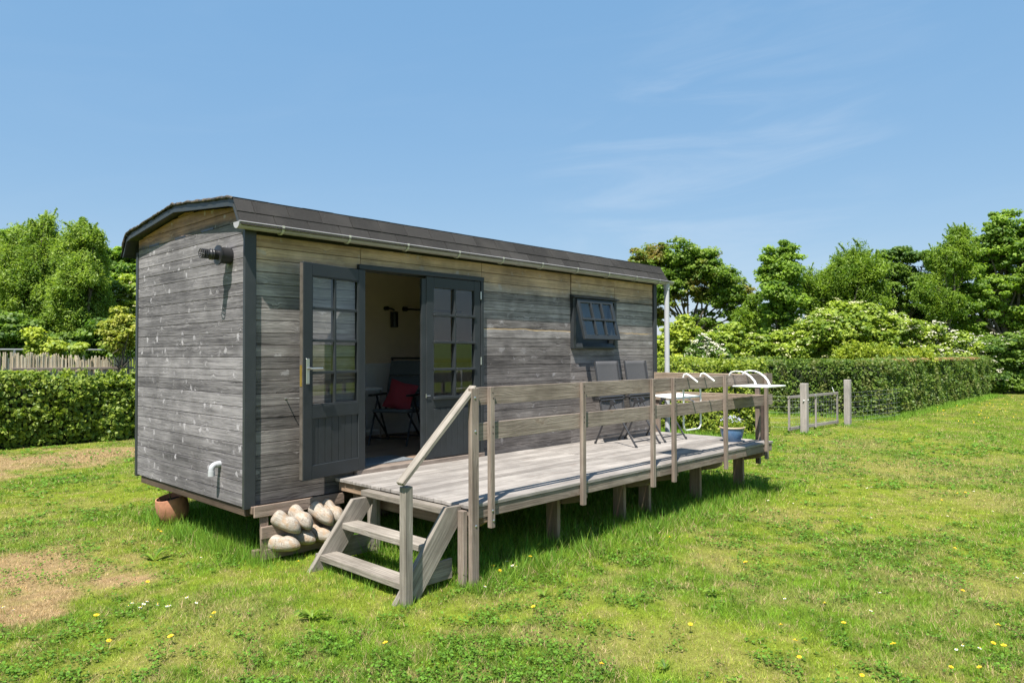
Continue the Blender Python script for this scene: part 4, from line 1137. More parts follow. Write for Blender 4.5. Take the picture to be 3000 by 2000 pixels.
# ------------------------------------------------------------------ hedges
def hedge(name, label, segs, h, mat, n, size, hvar=.12, group=None, brown_top=False, shoots=0, seed=0):
    """segs: list of (x0,y0,x1,y1) rectangles standing end to end"""
    t_ = thing(name, label, 'hedge', (segs[0][0], segs[0][1], 0), 0, group)
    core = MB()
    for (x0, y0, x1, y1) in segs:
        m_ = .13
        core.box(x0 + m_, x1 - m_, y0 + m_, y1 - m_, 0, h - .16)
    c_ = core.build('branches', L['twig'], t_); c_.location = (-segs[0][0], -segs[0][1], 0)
    Ps, Ns = [], []
    area = []
    for (x0, y0, x1, y1) in segs:
        for fc in (0, 1, 2, 3, 4):
            area.append([(y1 - y0) * h, (y1 - y0) * h, (x1 - x0) * h, (x1 - x0) * h, (x1 - x0) * (y1 - y0)][fc])
    tot = sum(area); k = 0
    for (x0, y0, x1, y1) in segs:
        for fc in range(5):
            cnt = int(n * area[k] / tot); k += 1
            if cnt < 5: continue
            u, v = rng.random(cnt), rng.random(cnt)
            dep = np.abs(rng.normal(0, .07, cnt)) - .04
            if fc in (0, 1):
                yy = y0 + (y1 - y0) * u; zz = .02 + h * v; xx = np.full(cnt, x0 if fc == 0 else x1); nn = np.tile([(-1, 0, 0), (1, 0, 0)][fc], (cnt, 1)).astype(float)
            elif fc in (2, 3):
                xx = x0 + (x1 - x0) * u; zz = .02 + h * v; yy = np.full(cnt, y0 if fc == 2 else y1); nn = np.tile([(0, -1, 0), (0, 1, 0)][fc - 2], (cnt, 1)).astype(float)
            else:
                xx = x0 + (x1 - x0) * u; yy = y0 + (y1 - y0) * v; zz = np.full(cnt, h); nn = np.tile((0, 0, 1), (cnt, 1)).astype(float)
            s_ = xx + yy
            lump = (fbm(s_ * 1.0, zz * 1.3, 1.2, seed + 60) - .5) * .42 + (fbm(s_, zz, 4.0, seed + 66) - .5) * .22
            pts = np.stack([xx, yy, zz], 1) + nn * (lump - dep)[:, None]
            hh = (fbm(xx, yy, .7, seed + 70) - .5) * hvar * 2
            pts[:, 2] = pts[:, 2] * (1 + hh * (pts[:, 2] / h))
            keep = (rng.random(cnt) < .35 + .65 * sstep(fbm(s_, zz, 2.6, seed + 75), .28, .5))
            Ps.append(pts[keep]); Ns.append(nn[keep])
    if shoots:
        for (x0, y0, x1, y1) in segs:
            k = int(shoots * ((x1 - x0) + (y1 - y0))); b0 = np.stack([rng.uniform(x0, x1, k), rng.uniform(y0, y1, k), np.full(k, h - .05)], 1); ln_ = rng.uniform(.06, .30, k) ** 1.3; dr = np.array([0, 0, 1.0]) + unit(k) * .35
            q = rng.integers(0, k, k * 14); tt = rng.random(k * 14)[:, None]
            Ps.append(b0[q] + dr[q] * ln_[q][:, None] * tt * 1.3 + unit(k * 14) * .03); Ns.append(unit(k * 14))
            # side shoots
            b1 = np.stack([rng.uniform(x0, x1, k), np.full(k, y0), rng.uniform(.2, h, k)], 1) if (x1 - x0) > (y1 - y0) else np.stack([np.full(k, x0), rng.uniform(y0, y1, k), rng.uniform(.2, h, k)], 1)
            o1 = np.array([0, -1.0, .5]) if (x1 - x0) > (y1 - y0) else np.array([-1.0, 0, .5])
            Ps.append(b1[q] + (o1 + unit(k) * .4)[q] * ln_[q][:, None] * tt * 1.1 + unit(k * 14) * .04); Ns.append(unit(k * 14))
    Pp = np.concatenate(Ps); Nn = np.concatenate(Ns)
    nn = len(Pp)
    Nn = Nn * .55 + unit(nn) * .75 + np.array([-.15, -.1, .45])
    o = np_mesh('foliage', leaf_quads(Pp, Nn, size * rng.uniform(.6, 1.35, nn), 1.35), 4, mat, np.clip(rng.beta(1.6, 1.6, nn), 0, 1), parent=t_)
    o.location = (-segs[0][0], -segs[0][1], 0)
    return t_
hedge('hedge', 'long bushy green hedge beyond the brown grass left of the cabin', [(-9, 10.6, 11.2, 11.5)], 1.33, L['hedgel'], 80000, .085, .17, shoots=26, seed=1)
clipped = hedge('hedge', 'tall clipped dark green hedge with browned top behind the gate', [(18.05, 1.05, 18.95, 11.0), (18.05, .15, 33.2, 1.05)], 1.56, L['hedge'], 110000, .07, .03, shoots=3, seed=2)
hedge('hedge', 'light green hedge close behind the far end of the deck', [(11.5, .85, 12.4, 9.5)], 1.60, L['nearhedge'], 52000, .065, .05, shoots=14, seed=3)

# browned clippings on top of the clipped hedge
M['dryleaf'] = leafmat('dry hedge leaves', (0.22, 0.14, 0.06), (0.44, 0.31, 0.15))
n = 9000; xx = rng.uniform(19.5, 31, n); yy = rng.uniform(.12, 1.05, n); ok = rng.random(n) < np.clip((xx - 19) / 3, 0, 1) * np.clip((31.5 - xx) / 2, 0, 1); xx, yy = xx[ok], yy[ok]; n = len(xx)
o = np_mesh('dry_top', leaf_quads(np.stack([xx, yy, 1.575 + rng.uniform(-.05, .05, n)], 1), unit(n) * .6 + np.array([-.1, -.3, .8]), .075 * rng.uniform(.6, 1.3, n), 1.4), 4, M['dryleaf'], rng.random(n), parent=clipped)
o.location = (-18.05, -1.05, 0)
# ------------------------------------------------------------------ reed fence + metal rail
rfz = thing('reed_fence', 'pale dry reed screen fence behind the left hedge', 'fence', (0, 12.2, 0))
b = MB(); x = -9.0
while x < 8.0:
    h = 1.76 + rnd.uniform(-.07, .07) + .05 * math.sin(x * 1.7); w = rnd.uniform(.012, .024)
    b.beam((x, 12.2 + rnd.uniform(-.012, .012), .3), (x + rnd.uniform(-.03, .03), 12.2 + rnd.uniform(-.02, .02), h), w, w, (0, 1, 0)); x += rnd.uniform(.009, .018)
rel(b.build('reeds', M['reed'], rfz), rfz)
for (x0, x1, z) in ((-9, .1, 1.44), (.75, 8, 1.50)):
    b = MB(); b.beam((x0, 12.15, z), (x1, 12.15, z - .01), .03, .055); rel(b.build('fence_rail', M['rail'], rfz, bevel=.004), rfz)
for x in (-4.2, .42, 4.9):
    b = MB(); b.box(x, x + .10, 12.07, 12.13, 0, 1.76); rel(b.build('post', M['gatewood'], rfz, bevel=.006), rfz)
mr = thing('metal_railing', 'thin galvanised tube railing behind the reed fence', 'railing', (0, 14, 0))
b = MB(); b.tube([(-9, 14, 1.93), (14, 14, 1.93)], .022, 8); rel(b.build('top_rail', M['wire'], mr, smooth=True), mr)
for x in (-5.5, -1.7, 1.17, 4.15, 8.0, 11.8):
    b = MB(); b.tube([(x, 14, 0), (x, 14, 1.93)], .028, 8); rel(b.build('post', M['wire'], mr, smooth=True), mr)

# ------------------------------------------------------------------ trees and shrubs
Z7 = lambda x, y: (1850 + x * .48895, 550 + y * .48895)
Z8 = lambda x, y: (x * .5422, 550 + y * .5422)
CR = np.array(CROT)
def to_np(p): return np.array((p.x, p.y, p.z))
def crown(name, clumps, zoom, Z, mat, n, size, parent, style='broad', fill=.75, flowers=None, sub=.42, zspread=1.0):
    sc = .48895 if zoom is Z7 else .5422
    C, Rr = [], []
    for c in clumps:
        x, y, r = c[:3]; dz = c[3] if len(c) > 3 else rnd.uniform(-.35, .35) * zspread * r * sc / FPX * Z * 2.2
        p = at(*zoom(x, y), Z + dz); C.append(to_np(p)); Rr.append(r * sc * Z / FPX)
    C = np.array(C); Rr = np.array(Rr)
    w = Rr ** 2; w = w / w.sum()
    # sub-clumps: small sprays sitting on and in the main masses
    ns = max(30, int(fill * 24 * (Rr ** 2).sum() / (sub ** 2)))
    idx = rng.choice(len(C), ns, p=w)
    d = unit(ns); rad = Rr[idx] * (.30 + .95 * rng.random(ns) ** .8)
    S = C[idx] + d * rad[:, None] * np.array([1, 1, .95])
    S = S[S[:, 2] > .15]; ns = len(S)
    if ns == 0: return
    ss = sub * rng.uniform(.35, 1.15, ns)
    j = rng.integers(0, ns, n)
    if style == 'broad':
        q = unit(n); rr = rng.random(n) ** .55
        off = q * (ss[j] * rr)[:, None] * np.array([1.1, 1.1, .5])
        Pp = S[j] + off; Nn = q * .45 + unit(n) * .55 + np.array([-.12, -.06, .6]); el_ = 1.25; dirs = None
    else:   # feathery: slender leaves, soft masses with loose upright tips
        ax = unit(ns) * .8 + np.array([0, 0, .9]); ax /= np.linalg.norm(ax, axis=1, keepdims=True)
        spray = rng.random(n) < .35
        t_ = rng.random(n) * 2 - .5
        off_s = ax[j] * (ss[j] * t_ * 1.1)[:, None] + unit(n) * (ss[j] * .28 * (1.6 - t_) * .6 * rng.random(n))[:, None]
        off_v = unit(n) * (ss[j] * 1.25 * rng.random(n) ** .5)[:, None]
        off = np.where(spray[:, None], off_s, off_v)
        Pp = S[j] + off; dirs = ax[j] * .8 + unit(n) * .8; Nn = unit(n) + np.array([-.3, -.2, .6]); el_ = 3.4
    tone = np.clip(.52 + (rng.random(ns)[j] - .5) * .8 + (rng.random(n) - .5) * .7, 0, 1)
    o = np_mesh(name, leaf_quads(Pp, Nn, size * rng.uniform(.55, 1.35, n), el_, dirs), 4, mat, tone, parent=parent)
    if flowers:
        fm, nf, fs, heads = flowers
        zmax = S[:, 2]; toc = (np.array(CAM) - S); toc /= np.linalg.norm(toc, axis=1, keepdims=True)
        dd = S - C[idx[:len(S)]] if len(S) == len(idx) else S - S.mean(0)
        score = (dd * (toc + np.array([0, 0, 1.1]))).sum(1) + rng.random(ns) * .4
        best = np.argsort(-score)[:max(10, int(ns * heads))]
        hc = S[rng.choice(best, nf // 14 + 1)] + unit(nf // 14 + 1) * sub * .8
        k = rng.integers(0, len(hc), nf)
        Pf = hc[k] + unit(nf) * rng.random((nf, 1)) * fs * 1.7 * np.array([1.3, 1.3, .45])
        np_mesh('blossom', leaf_quads(Pf, unit(nf) * .5 + np.array([-.2, -.2, 1]), fs * rng.uniform(.5, 1.2, nf), 1.1), 4, fm, rng.random(nf), parent=parent)
    return C, Rr
def branches(parent, base, C, Rr, r0, bend=.5, mat='bark', twigs=2):
    b = MB(); base = Vector(base); top = Vector(C[:, :].mean(0)); low = Vector((base.x, base.y, 0))
    fork = low.lerp(Vector((top.x, top.y, max(C[:, 2].min(), top.z * .45))), .75)
    b.tube([low - Vector((0, 0, .1)), low.lerp(fork, .35) + Vector((rnd.uniform(-.1, .1), rnd.uniform(-.1, .1), 0)), low.lerp(fork, .7), fork], [r0 * 1.25, r0, r0 * .9, r0 * .8], 9)
    for i in range(len(C)):
        c = Vector(C[i]); m1 = fork.lerp(c, .35) + Vector((rnd.uniform(-1, 1), rnd.uniform(-1, 1), rnd.uniform(-.2, .6))) * bend * .5
        m2 = fork.lerp(c, .72) + Vector((rnd.uniform(-1, 1), rnd.uniform(-1, 1), rnd.uniform(-.3, .5))) * bend * .5
        b.tube([fork, m1, m2, c], [r0 * .42, r0 * .26, r0 * .15, r0 * .05], 6, cap=False)
        for _ in range(twigs):
            e = c + Vector(unit(1)[0]) * Rr[i] * .85; s = m2.lerp(c, rnd.uniform(0, .7))
            b.tube([s, s.lerp(e, .5) + Vector((0, 0, rnd.uniform(-.1, .2))), e], [r0 * .16, r0 * .1, r0 * .03], 5, cap=False)
    o = b.build('trunk', M[mat], parent, smooth=True); return o
def tree(name, label, cat, zoom, Z, base, clumps, mat, n, size, style='broad', r0=.18, flowers=None, sub=.42, fill=.75, group=None, twigs=2, bend=.5):
    bp_ = at(*zoom(*base), Z); t_ = thing(name, label, cat, (0, 0, 0), 0, group)
    C, Rr = crown('crown', clumps, zoom, Z, mat, n, size, t_, style, fill, flowers, sub)
    branches(t_, (bp_.x, bp_.y, 0), C, Rr, r0, bend=bend, twigs=twigs)
    # put the empty at the foot of the trunk
    loc = Vector((bp_.x, bp_.y, 0)); t_.location = loc
    for c in t_.children: c.location = -loc
    return t_
GR = 'trees and tall shrubs beyond the right hedge'; GL = 'trees and shrubs behind the left reed fence'
tree('sycamore_tree', 'wide spreading sycamore with bronze tinted leaves just behind the downpipe', 'tree', Z7, 34, (330, 1000),
     [(60, 440, 75), (150, 410, 70), (250, 400, 85), (200, 500, 110), (330, 460, 100), (440, 470, 85), (455, 420, 45), (520, 530, 90), (600, 600, 85), (690, 650, 55), (560, 680, 70), (400, 590, 100), (260, 600, 100), (170, 640, 80), (470, 640, 60), (130, 760, 70), (420, 800, 60), (630, 760, 45)],
     L['bronze'], 60000, .13, r0=.2, sub=.42, fill=.55, group=GR, twigs=4)
tree('ivy_clad_tree', 'narrow dark leafy tree standing alone against the sky', 'tree', Z7, 30, (880, 1000),
     [(905, 385, 55), (850, 420, 55), (950, 410, 50), (880, 470, 80), (960, 490, 65), (830, 530, 55), (900, 570, 85), (960, 570, 50), (860, 650, 85), (940, 660, 75), (850, 750, 75), (930, 760, 75), (870, 850, 75), (950, 840, 55), (830, 920, 55), (920, 930, 60)],
     L['syc'], 46000, .12, r0=.22, sub=.36, fill=.6, group=GR)
tree('willow_tree', 'light green feathery willow in the middle of the right tree line', 'tree', Z7, 31, (1290, 1000),
     [(1340, 400, 60), (1300, 470, 85), (1400, 500, 90), (1250, 540, 95), (1350, 580, 120), (1450, 590, 70), (1180, 600, 80), (1090, 570, 60), (1110, 650, 90), (1220, 680, 100), (1340, 700, 110), (1450, 690, 80), (1060, 700, 60)],
     L['feather'], 95000, .125, 'feather', r0=.2, sub=.36, fill=.5, group=GR)
tree('alder_tree', 'loose airy dark leaved tree right of the feathery willow with sky showing through', 'tree', Z7, 36, (1640, 1000),
     [(1500, 420, 45), (1570, 410, 70), (1660, 400, 75), (1740, 460, 70), (1540, 490, 70), (1620, 500, 90), (1710, 560, 85), (1560, 590, 80), (1650, 640, 90), (1760, 640, 60), (1540, 680, 70), (1790, 500, 40)],
     L['darkleaf'], 30000, .12, r0=.16, sub=.4, fill=.24, group=GR, twigs=5)
tree('tamarisk_tree', 'slender feathery tree peeping over the left shoulder of the big sycamore', 'tree', Z7, 33, (1900, 1000),
     [(1970, 290, 40), (1950, 340, 55), (1890, 390, 60), (1830, 380, 35), (1860, 450, 70), (1990, 410, 80), (1920, 480, 80), (1840, 540, 60), (1790, 640, 80), (1870, 700, 90)],
     L['feather'], 52000, .13, 'feather', r0=.16, sub=.34, fill=.45, group=GR)
tree('sycamore_tree', 'largest sycamore with many visible limbs at the right edge', 'tree', Z7, 35, (2270, 1100),
     [(2220, 190, 60), (2190, 250, 70), (2290, 260, 90), (2120, 330, 80), (2220, 350, 95), (2340, 380, 110), (2060, 440, 85), (2160, 470, 100), (2290, 500, 100), (2000, 560, 85), (2100, 600, 105), (2230, 640, 90), (2370, 600, 110), (1930, 660, 85), (2030, 720, 95), (2150, 770, 85),
      (1890, 760, 75), (2000, 830, 60), (2330, 760, 85), (2450, 480, 120), (2470, 700, 120), (2420, 280, 90), (2560, 600, 130), (2300, 860, 55), (2440, 850, 80)],
     L['syc'], 120000, .13, r0=.26, sub=.42, fill=.42, group=GR, twigs=4)
tree('elder_bush', 'broad yellowish green elder bush with cream flower heads above the clipped hedge', 'bush', Z7, 27, (1250, 1150),
     [(1150, 780, 60), (1250, 770, 75), (1370, 760, 80), (1470, 790, 70), (1080, 850, 75), (1190, 860, 95), (1320, 860, 100), (1440, 880, 95), (1010, 930, 75), (1120, 950, 95), (1260, 960, 100), (1400, 970, 95), (950, 1000, 60), (1530, 850, 60), (1520, 960, 70), (1060, 1040, 60), (1300, 1050, 80)],
     L['elder'], 75000, .12, r0=.12, flowers=(L['cream'], 5200, .075, .45), sub=.35, fill=.9, group=GR)
tree('hawthorn_bush', 'hawthorn bush covered in white blossom below the big sycamore', 'bush', Z7, 31, (1780, 1150),
     [(1570, 810, 50), (1640, 830, 65), (1590, 900, 70), (1700, 880, 75), (1790, 890, 70), (1620, 980, 80), (1740, 980, 80), (1860, 930, 65), (1850, 1010, 65), (1950, 920, 55), (1950, 1000, 60), (2030, 960, 50)],
     L['elder'], 42000, .11, r0=.1, flowers=(L['flower'], 9000, .07, .5), sub=.33, fill=.85, group=GR)
tree('maple_sapling', 'bright green maple sapling close beside the downpipe above the near hedge', 'tree', Z7, 24, (280, 1100),
     [(320, 790, 22), (270, 830, 35), (330, 850, 40), (230, 880, 45), (370, 880, 32), (280, 910, 55), (340, 940, 50), (220, 950, 45), (270, 1000, 60), (190, 1000, 40), (180, 920, 30)],
     L['bright'], 24000, .11, r0=.06, sub=.26, fill=.8, group=GR)
tree('blossom_shrub', 'small shrub with pinkish white blossom above the near hedge', 'bush', Z7, 23, (450, 1100),
     [(420, 950, 40), (380, 1000, 45), (460, 990, 50), (530, 1010, 40), (420, 1050, 50), (510, 1060, 40)], L['darkleaf'], 14000, .09, r0=.05, flowers=(L['flower'], 4200, .06, .5), sub=.25, fill=.9, group=GR)
tree('tamarisk_tree', 'greyish feathery tamarisk between the bronze sycamore and the narrow dark tree', 'tree', Z7, 32, (720, 1000),
     [(730, 690, 40), (700, 750, 55), (760, 790, 50), (650, 800, 50), (710, 850, 60), (780, 870, 40), (620, 870, 45)], L['feather'], 18000, .16, 'feather', r0=.09, sub=.26, fill=.4, group=GR)
tree('elder_bush', 'low yellow green bushes between the blossom shrub and the broad elder', 'bush', Z7, 28, (700, 1150),
     [(600, 870, 50), (560, 930, 60), (650, 950, 65), (740, 940, 65), (820, 950, 65), (890, 930, 60), (540, 1010, 60), (640, 1030, 60), (740, 1030, 65), (850, 1030, 65), (930, 900, 45), (470, 900, 35)],
     L['elder'], 42000, .12, r0=.08, flowers=(L['cream'], 1200, .07, .4), sub=.33, fill=.9, group=GR)
tree('laurel_shrub', 'vivid yellow green laurel shoots just above the browned hedge top', 'bush', Z7, 23.5, (1450, 1100),
     [(1290, 990, 30), (1340, 960, 28), (1400, 990, 35), (1470, 990, 35), (1540, 1010, 30), (1600, 1010, 28), (1240, 1030, 30), (1690, 1020, 28), (1760, 1020, 26)], L['bright'], 12000, .12, 'feather', r0=.04, sub=.22, fill=.9, group=GR)
tree('holly_bush', 'dark rounded bush with scattered white flowers beyond the hedge end', 'bush', Z7, 32, (2250, 1230),
     [(2120, 960, 70), (2220, 980, 80), (2330, 950, 85), (2100, 1060, 75), (2200, 1080, 85), (2310, 1070, 90), (2420, 1040, 100), (2130, 1160, 70), (2230, 1180, 80), (2350, 1170, 85), (2060, 1200, 45), (2460, 1160, 90), (2180, 1230, 50), (2300, 1230, 50)],
     L['darkleaf'], 52000, .12, r0=.12, flowers=(L['flower'], 2200, .07, .3), sub=.38, fill=.9, group=GR)
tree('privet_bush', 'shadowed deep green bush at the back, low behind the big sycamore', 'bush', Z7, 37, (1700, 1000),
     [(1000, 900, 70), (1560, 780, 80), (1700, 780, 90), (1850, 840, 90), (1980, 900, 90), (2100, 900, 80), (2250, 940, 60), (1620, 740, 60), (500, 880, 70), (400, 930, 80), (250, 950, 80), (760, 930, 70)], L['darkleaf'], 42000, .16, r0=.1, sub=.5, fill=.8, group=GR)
# left side
tree('willow_tree', 'tall feathery willow, left of the twin willows behind the reed fence', 'tree', Z8, 20.5, (180, 1000),
     [(265, 190, 28), (240, 240, 50), (190, 290, 75), (270, 300, 60), (110, 330, 75), (50, 400, 85), (180, 390, 95), (270, 400, 80), (100, 490, 95), (220, 500, 95), (30, 570, 85), (150, 600, 95), (260, 610, 80), (60, 690, 85), (190, 700, 85), (-60, 480, 90), (-90, 620, 90)],
     L['willow'], 130000, .095, 'feather', r0=.16, sub=.26, fill=.42, group=GL)
tree('willow_tree', 'tall feathery willow, right of the twin willows nearer the cabin', 'tree', Z8, 19, (440, 1000),
     [(435, 205, 25), (440, 255, 48), (500, 290, 45), (400, 300, 55), (460, 350, 75), (510, 400, 60), (390, 400, 75), (460, 460, 85), (380, 510, 85), (520, 510, 55), (450, 570, 85), (360, 620, 80), (510, 610, 60), (430, 680, 85), (330, 720, 70), (500, 720, 65), (400, 780, 70), (300, 800, 55)],
     L['willow'], 125000, .09, 'feather', r0=.15, sub=.24, fill=.42, group=GL)
tree('sycamore_tree', 'dark green sycamore rising behind the left willow at the left edge', 'tree', Z8, 25, (80, 1000),
     [(20, 300, 60), (80, 290, 50), (140, 265, 50), (200, 270, 45), (20, 390, 80), (110, 380, 80), (-60, 350, 90), (-80, 500, 110), (240, 340, 50)], L['syc'], 26000, .14, r0=.2, sub=.42, fill=.8, group=GL)
tree('ash_tree', 'fresh green tree just left of the cabin roof edge', 'tree', Z8, 23, (640, 1000),
     [(560, 350, 35), (600, 380, 50), (660, 390, 50), (710, 410, 55), (590, 450, 55), (660, 470, 65), (730, 500, 65), (620, 540, 55), (700, 570, 60), (780, 450, 70), (850, 500, 80), (800, 600, 80), (900, 600, 80)], L['syc'], 36000, .12, r0=.15, sub=.36, fill=.85, group=GL)
tree('elder_bush', 'elder bush with cream flower heads between the willow and the cabin', 'bush', Z8, 20, (660, 1000),
     [(600, 540, 45), (660, 530, 50), (710, 580, 55), (620, 610, 55), (690, 650, 60), (580, 680, 45), (750, 650, 60), (800, 600, 60), (560, 600, 35)], L['elder'], 30000, .10, r0=.08, flowers=(L['cream'], 2600, .06, .5), sub=.28, fill=.9, group=GL)
tree('cherry_sapling', 'small yellow leaved sapling touching the cabin corner above the reed fence', 'tree', Z8, 16.6, (650, 960),
     [(660, 690, 35), (610, 730, 38), (700, 720, 38), (650, 760, 42), (590, 790, 30), (700, 790, 42), (640, 820, 40), (620, 860, 25), (690, 850, 30), (750, 760, 40)], L['yellow'], 9000, .065, r0=.045, sub=.2, fill=.4, group=GL)
tree('maple_sapling', 'pale leaved shrub poking over the reed fence below the willows', 'bush', Z8, 16.2, (250, 1000),
     [(200, 810, 32), (240, 850, 36), (290, 840, 30), (220, 890, 36), (280, 890, 36), (345, 880, 26), (425, 870, 26), (410, 900, 22)], L['bright'], 13000, .08, r0=.04, sub=.2, fill=.75, group=GL)
tree('privet_bush', 'deep green undergrowth bush behind the metal railing below the willows', 'bush', Z8, 18.6, (300, 1000),
     [(-60, 760, 90), (30, 770, 80), (50, 860, 80), (130, 850, 70), (-60, 880, 80), (210, 800, 60), (480, 840, 70), (400, 860, 70), (560, 830, 60), (330, 860, 70), (560, 750, 50), (640, 880, 60), (740, 860, 70), (220, 900, 60), (500, 900, 60)], L['darkleaf'], 62000, .10, r0=.1, sub=.34, fill=.95, group=GL)

# dead branch
b = MB()
for (a, c) in (((1930, 1030), (1960, 950)), ((1950, 1030), (1990, 960)), ((1920, 1035), (1935, 985))):
    b.tube([at(*Z7(*a), 31), at(*Z7((a[0] + c[0]) / 2 + 6, (a[1] + c[1]) / 2), 31), at(*Z7(*c), 31)], [.035, .028, .01], 6)
b.tube([at(*Z7(1940, 1030), 31), (at(*Z7(1940, 1060), 31).x, at(*Z7(1940, 1060), 31).y, 0)], .035, 6)
tag(b.build('dead_stump', M['bark'], None, smooth=True), 'bare broken stump sticking up from the hedge top under the big sycamore', 'stump')

# ------------------------------------------------------------------ grass
def grass_field(n, zmin, zmax, half, hfun, wid, seed):
    lz = np.exp(rng.uniform(math.log(zmin), math.log(zmax), n)); lx = rng.uniform(-half, half, n) * lz
    f = np.array([math.sin(R(46.57)), math.cos(R(46.57))]); r_ = np.array([math.cos(R(46.57)), -math.sin(R(46.57))])
    xy = np.array([CAM.x, CAM.y]) + lz[:, None] * f + lx[:, None] * r_
    return xy[:, 0], xy[:, 1], lz
def blades(x, y, h, w, col, lean=.5):
    n = len(x); a = rng.random(n) * 2 * np.pi; b = rng.random(n) * 2 * np.pi
    z = gz_at(x, y) - .004
    ax = np.stack([np.cos(a), np.sin(a), np.zeros(n)], 1) * (w / 2)[:, None]
    ln = (rng.random(n) ** (.8 if lean < 1 else .5) * lean)[:, None] * h[:, None]
    tip = np.stack([np.cos(b), np.sin(b), np.zeros(n)], 1) * ln
    p = np.stack([x, y, z], 1)
    t = p + tip + np.array([0, 0, 1]) * h[:, None] * np.sqrt(np.maximum(1 - (ln / h[:, None]) ** 2 * .8, .1))
    return np.stack([p - ax, p + ax, t], 1).reshape(-1, 3)
n = 1080000
x, y, lz = grass_field(n, 2.6, 40, 1.05, None, None, 0)
inside = (x > 18.1) & (y > .2)
keep = ~inside & ~((x > -.1) & (x < 6.4) & (y > .6) & (y < 2.3) & (rng.random(n) < .7)) & (y < 10.9)
x, y, lz = x[keep], y[keep], lz[keep]; n = len(x)
c, d, lush, clov, edge = lawn_col(x, y)
bare = rng.random(n) < d * .04
x, y, lz, c, d, lush, clov, edge = [q[~bare] for q in (x, y, lz, c, d, lush, clov, edge)]; n = len(x)
tuft = fbm(x, y, 5.0, 80)
h = (.016 + .020 * lush + .020 * rng.random(n)) * (.45 + 1.1 * tuft) * (1 - .2 * d) * (1 + 1.3 * edge)
w = .0038 * np.maximum(1, lz / 5.0) ** .9 * rng.uniform(.6, 1.5, n)
fb_ = np.clip(.62 + 1.5 * (fbm(x, y, 14, 110) - .25), .5, 1.45)
c = c * (rng.uniform(.55, 1.45, n) * fb_)[:, None]; c[:, 0] *= rng.uniform(.85, 1.18, n)
straw = rng.random(n) < (.07 + .62 * d + .12 * sstep(fbm(x, y, 10, 120), .5, .7)); c[straw] = np.array([.60, .44, .25]) * rng.uniform(.40, 1.2, (straw.sum(), 1))
o = np_mesh('grass', blades(x, y, h, w, c, 1.0), 3, M['blade'], col=c); tag(o, 'short sunlit green and straw coloured lawn grass', 'grass', kind='stuff')
# tall unmown grass in the shade under the cabin and deck
n = 60000
x = rng.uniform(-.15, 6.6, n); y = rng.uniform(-2.02, 2.55, n)
in_deck = (x > .75) & (y < .1); in_cab = (y > -.05) & (x > -.15)
lip_ = np.where(in_cab & (y > 0), np.minimum(np.abs(x + .1), 9), 0)
ok = (in_deck | (in_cab & ((y < .6) | (x < .75))))
den = np.where(in_deck, 1.0, .75) * (fbm(x, y, 3.5, 90) > .40)
ok &= rng.random(n) < den
x, y = x[ok], y[ok]; n = len(x)
h = .07 + .20 * rng.random(n) ** 1.6 * (.5 + fbm(x, y, 2.2, 95)); h *= np.where((x > .75) & (y < -1.75), .75, 1.0)
w = rng.uniform(.004, .008, n) * 1.1
c = np.array([.13, .26, .028]) * rng.uniform(.6, 1.5, (n, 1)); c[:, 0] *= rng.uniform(.7, 1.4, n)
o = np_mesh('tall_grass', blades(x, y, h, w, c, .8), 3, M['blade'], col=c); tag(o, 'long unmown grass in the shade under the deck and cabin', 'grass', kind='stuff')
# small tufts round the pallet, pot, post feet and hedge bottoms
spots = [(.15, -.3, .22, 260, .07), (.55, -.3, .3, 300, .06), (.40, -.10, .04, 60, .34), (.9, -.15, .2, 300, .14), (.3, -.9, .3, 500, .09), (.05, -.1, .12, 250, .24), (.42, 2.0, .16, 260, .12), (-.02, 1.3, .2, 600, .16), (.0, .6, .2, 600, .15), (.86, -1.95, .1, 300, .09), (.27, -1.85, .1, 200, .07), 
         (13.26, .34, .2, 500, .10), (15.6, .2, .2, 500, .1), (.6, -1.3, .35, 900, .11)] + [(lx_, ly_, .12, 260, .14) for lx_, ly_ in LEGX] + [(11.45 + .0, .8 + k * .5, .3, 500, .16) for k in range(6)] + [(17.9, .3 + k * .9, .3, 500, .16) for k in range(9)] + [(18 + k * 1.1, .02, .35, 420, .16) for k in range(14)]
xs_, ys_, hs_ = [], [], []
for (cx, cy, r_, k, hh) in spots:
    xs_.append(rng.normal(cx, r_ * .6, k)); ys_.append(rng.normal(cy, r_ * .6, k)); hs_.append(hh * rng.uniform(.35, 1.15, k))
x, y, h = np.concatenate(xs_), np.concatenate(ys_), np.concatenate(hs_); n = len(x)
lz = np.maximum(1, np.hypot(x + 2.9, y + 5.9) / 7)
c = np.array([.18, .32, .035]) * rng.uniform(.6, 1.4, (n, 1))
o = np_mesh('tall_grass', blades(x, y, h, .0045 * lz, c, .7), 3, M['blade'], col=c); tag(o, 'tufts of longer grass round post feet, pallet and hedge bottoms', 'grass', kind='stuff')
# clover: small broad leaves in dark patches
n = 370000
x, y, lz = grass_field(n, 2.6, 16, 1.0, None, None, 1)
c, d, lush, clov, edge = lawn_col(x, y)
ok = (rng.random(n) < clov * (.20 + .55 * (fbm(x, y, 6.0, 101) > .48))) & ~((x > -.1) & (y > -1.9) & (x < 6.5) & (y < 2.6))
x, y, lz = x[ok], y[ok], lz[ok]; n = len(x)
Pp = np.stack([x, y, gz_at(x, y) + rng.uniform(.012, .042, n)], 1)
sz = .017 * np.maximum(1, lz / 5.5) * rng.uniform(.5, 1.5, n)
col_ = np.array([.10, .205, .020]) * rng.uniform(.6, 1.55, (n, 1))
o = np_mesh('clover', leaf_quads(Pp, unit(n) * .55 + np.array([0, 0, 1.0]), sz, 1.05), 4, M['blade'], col=col_); tag(o, 'dark green clover and broad lawn weeds in patches', 'clover', kind='stuff')

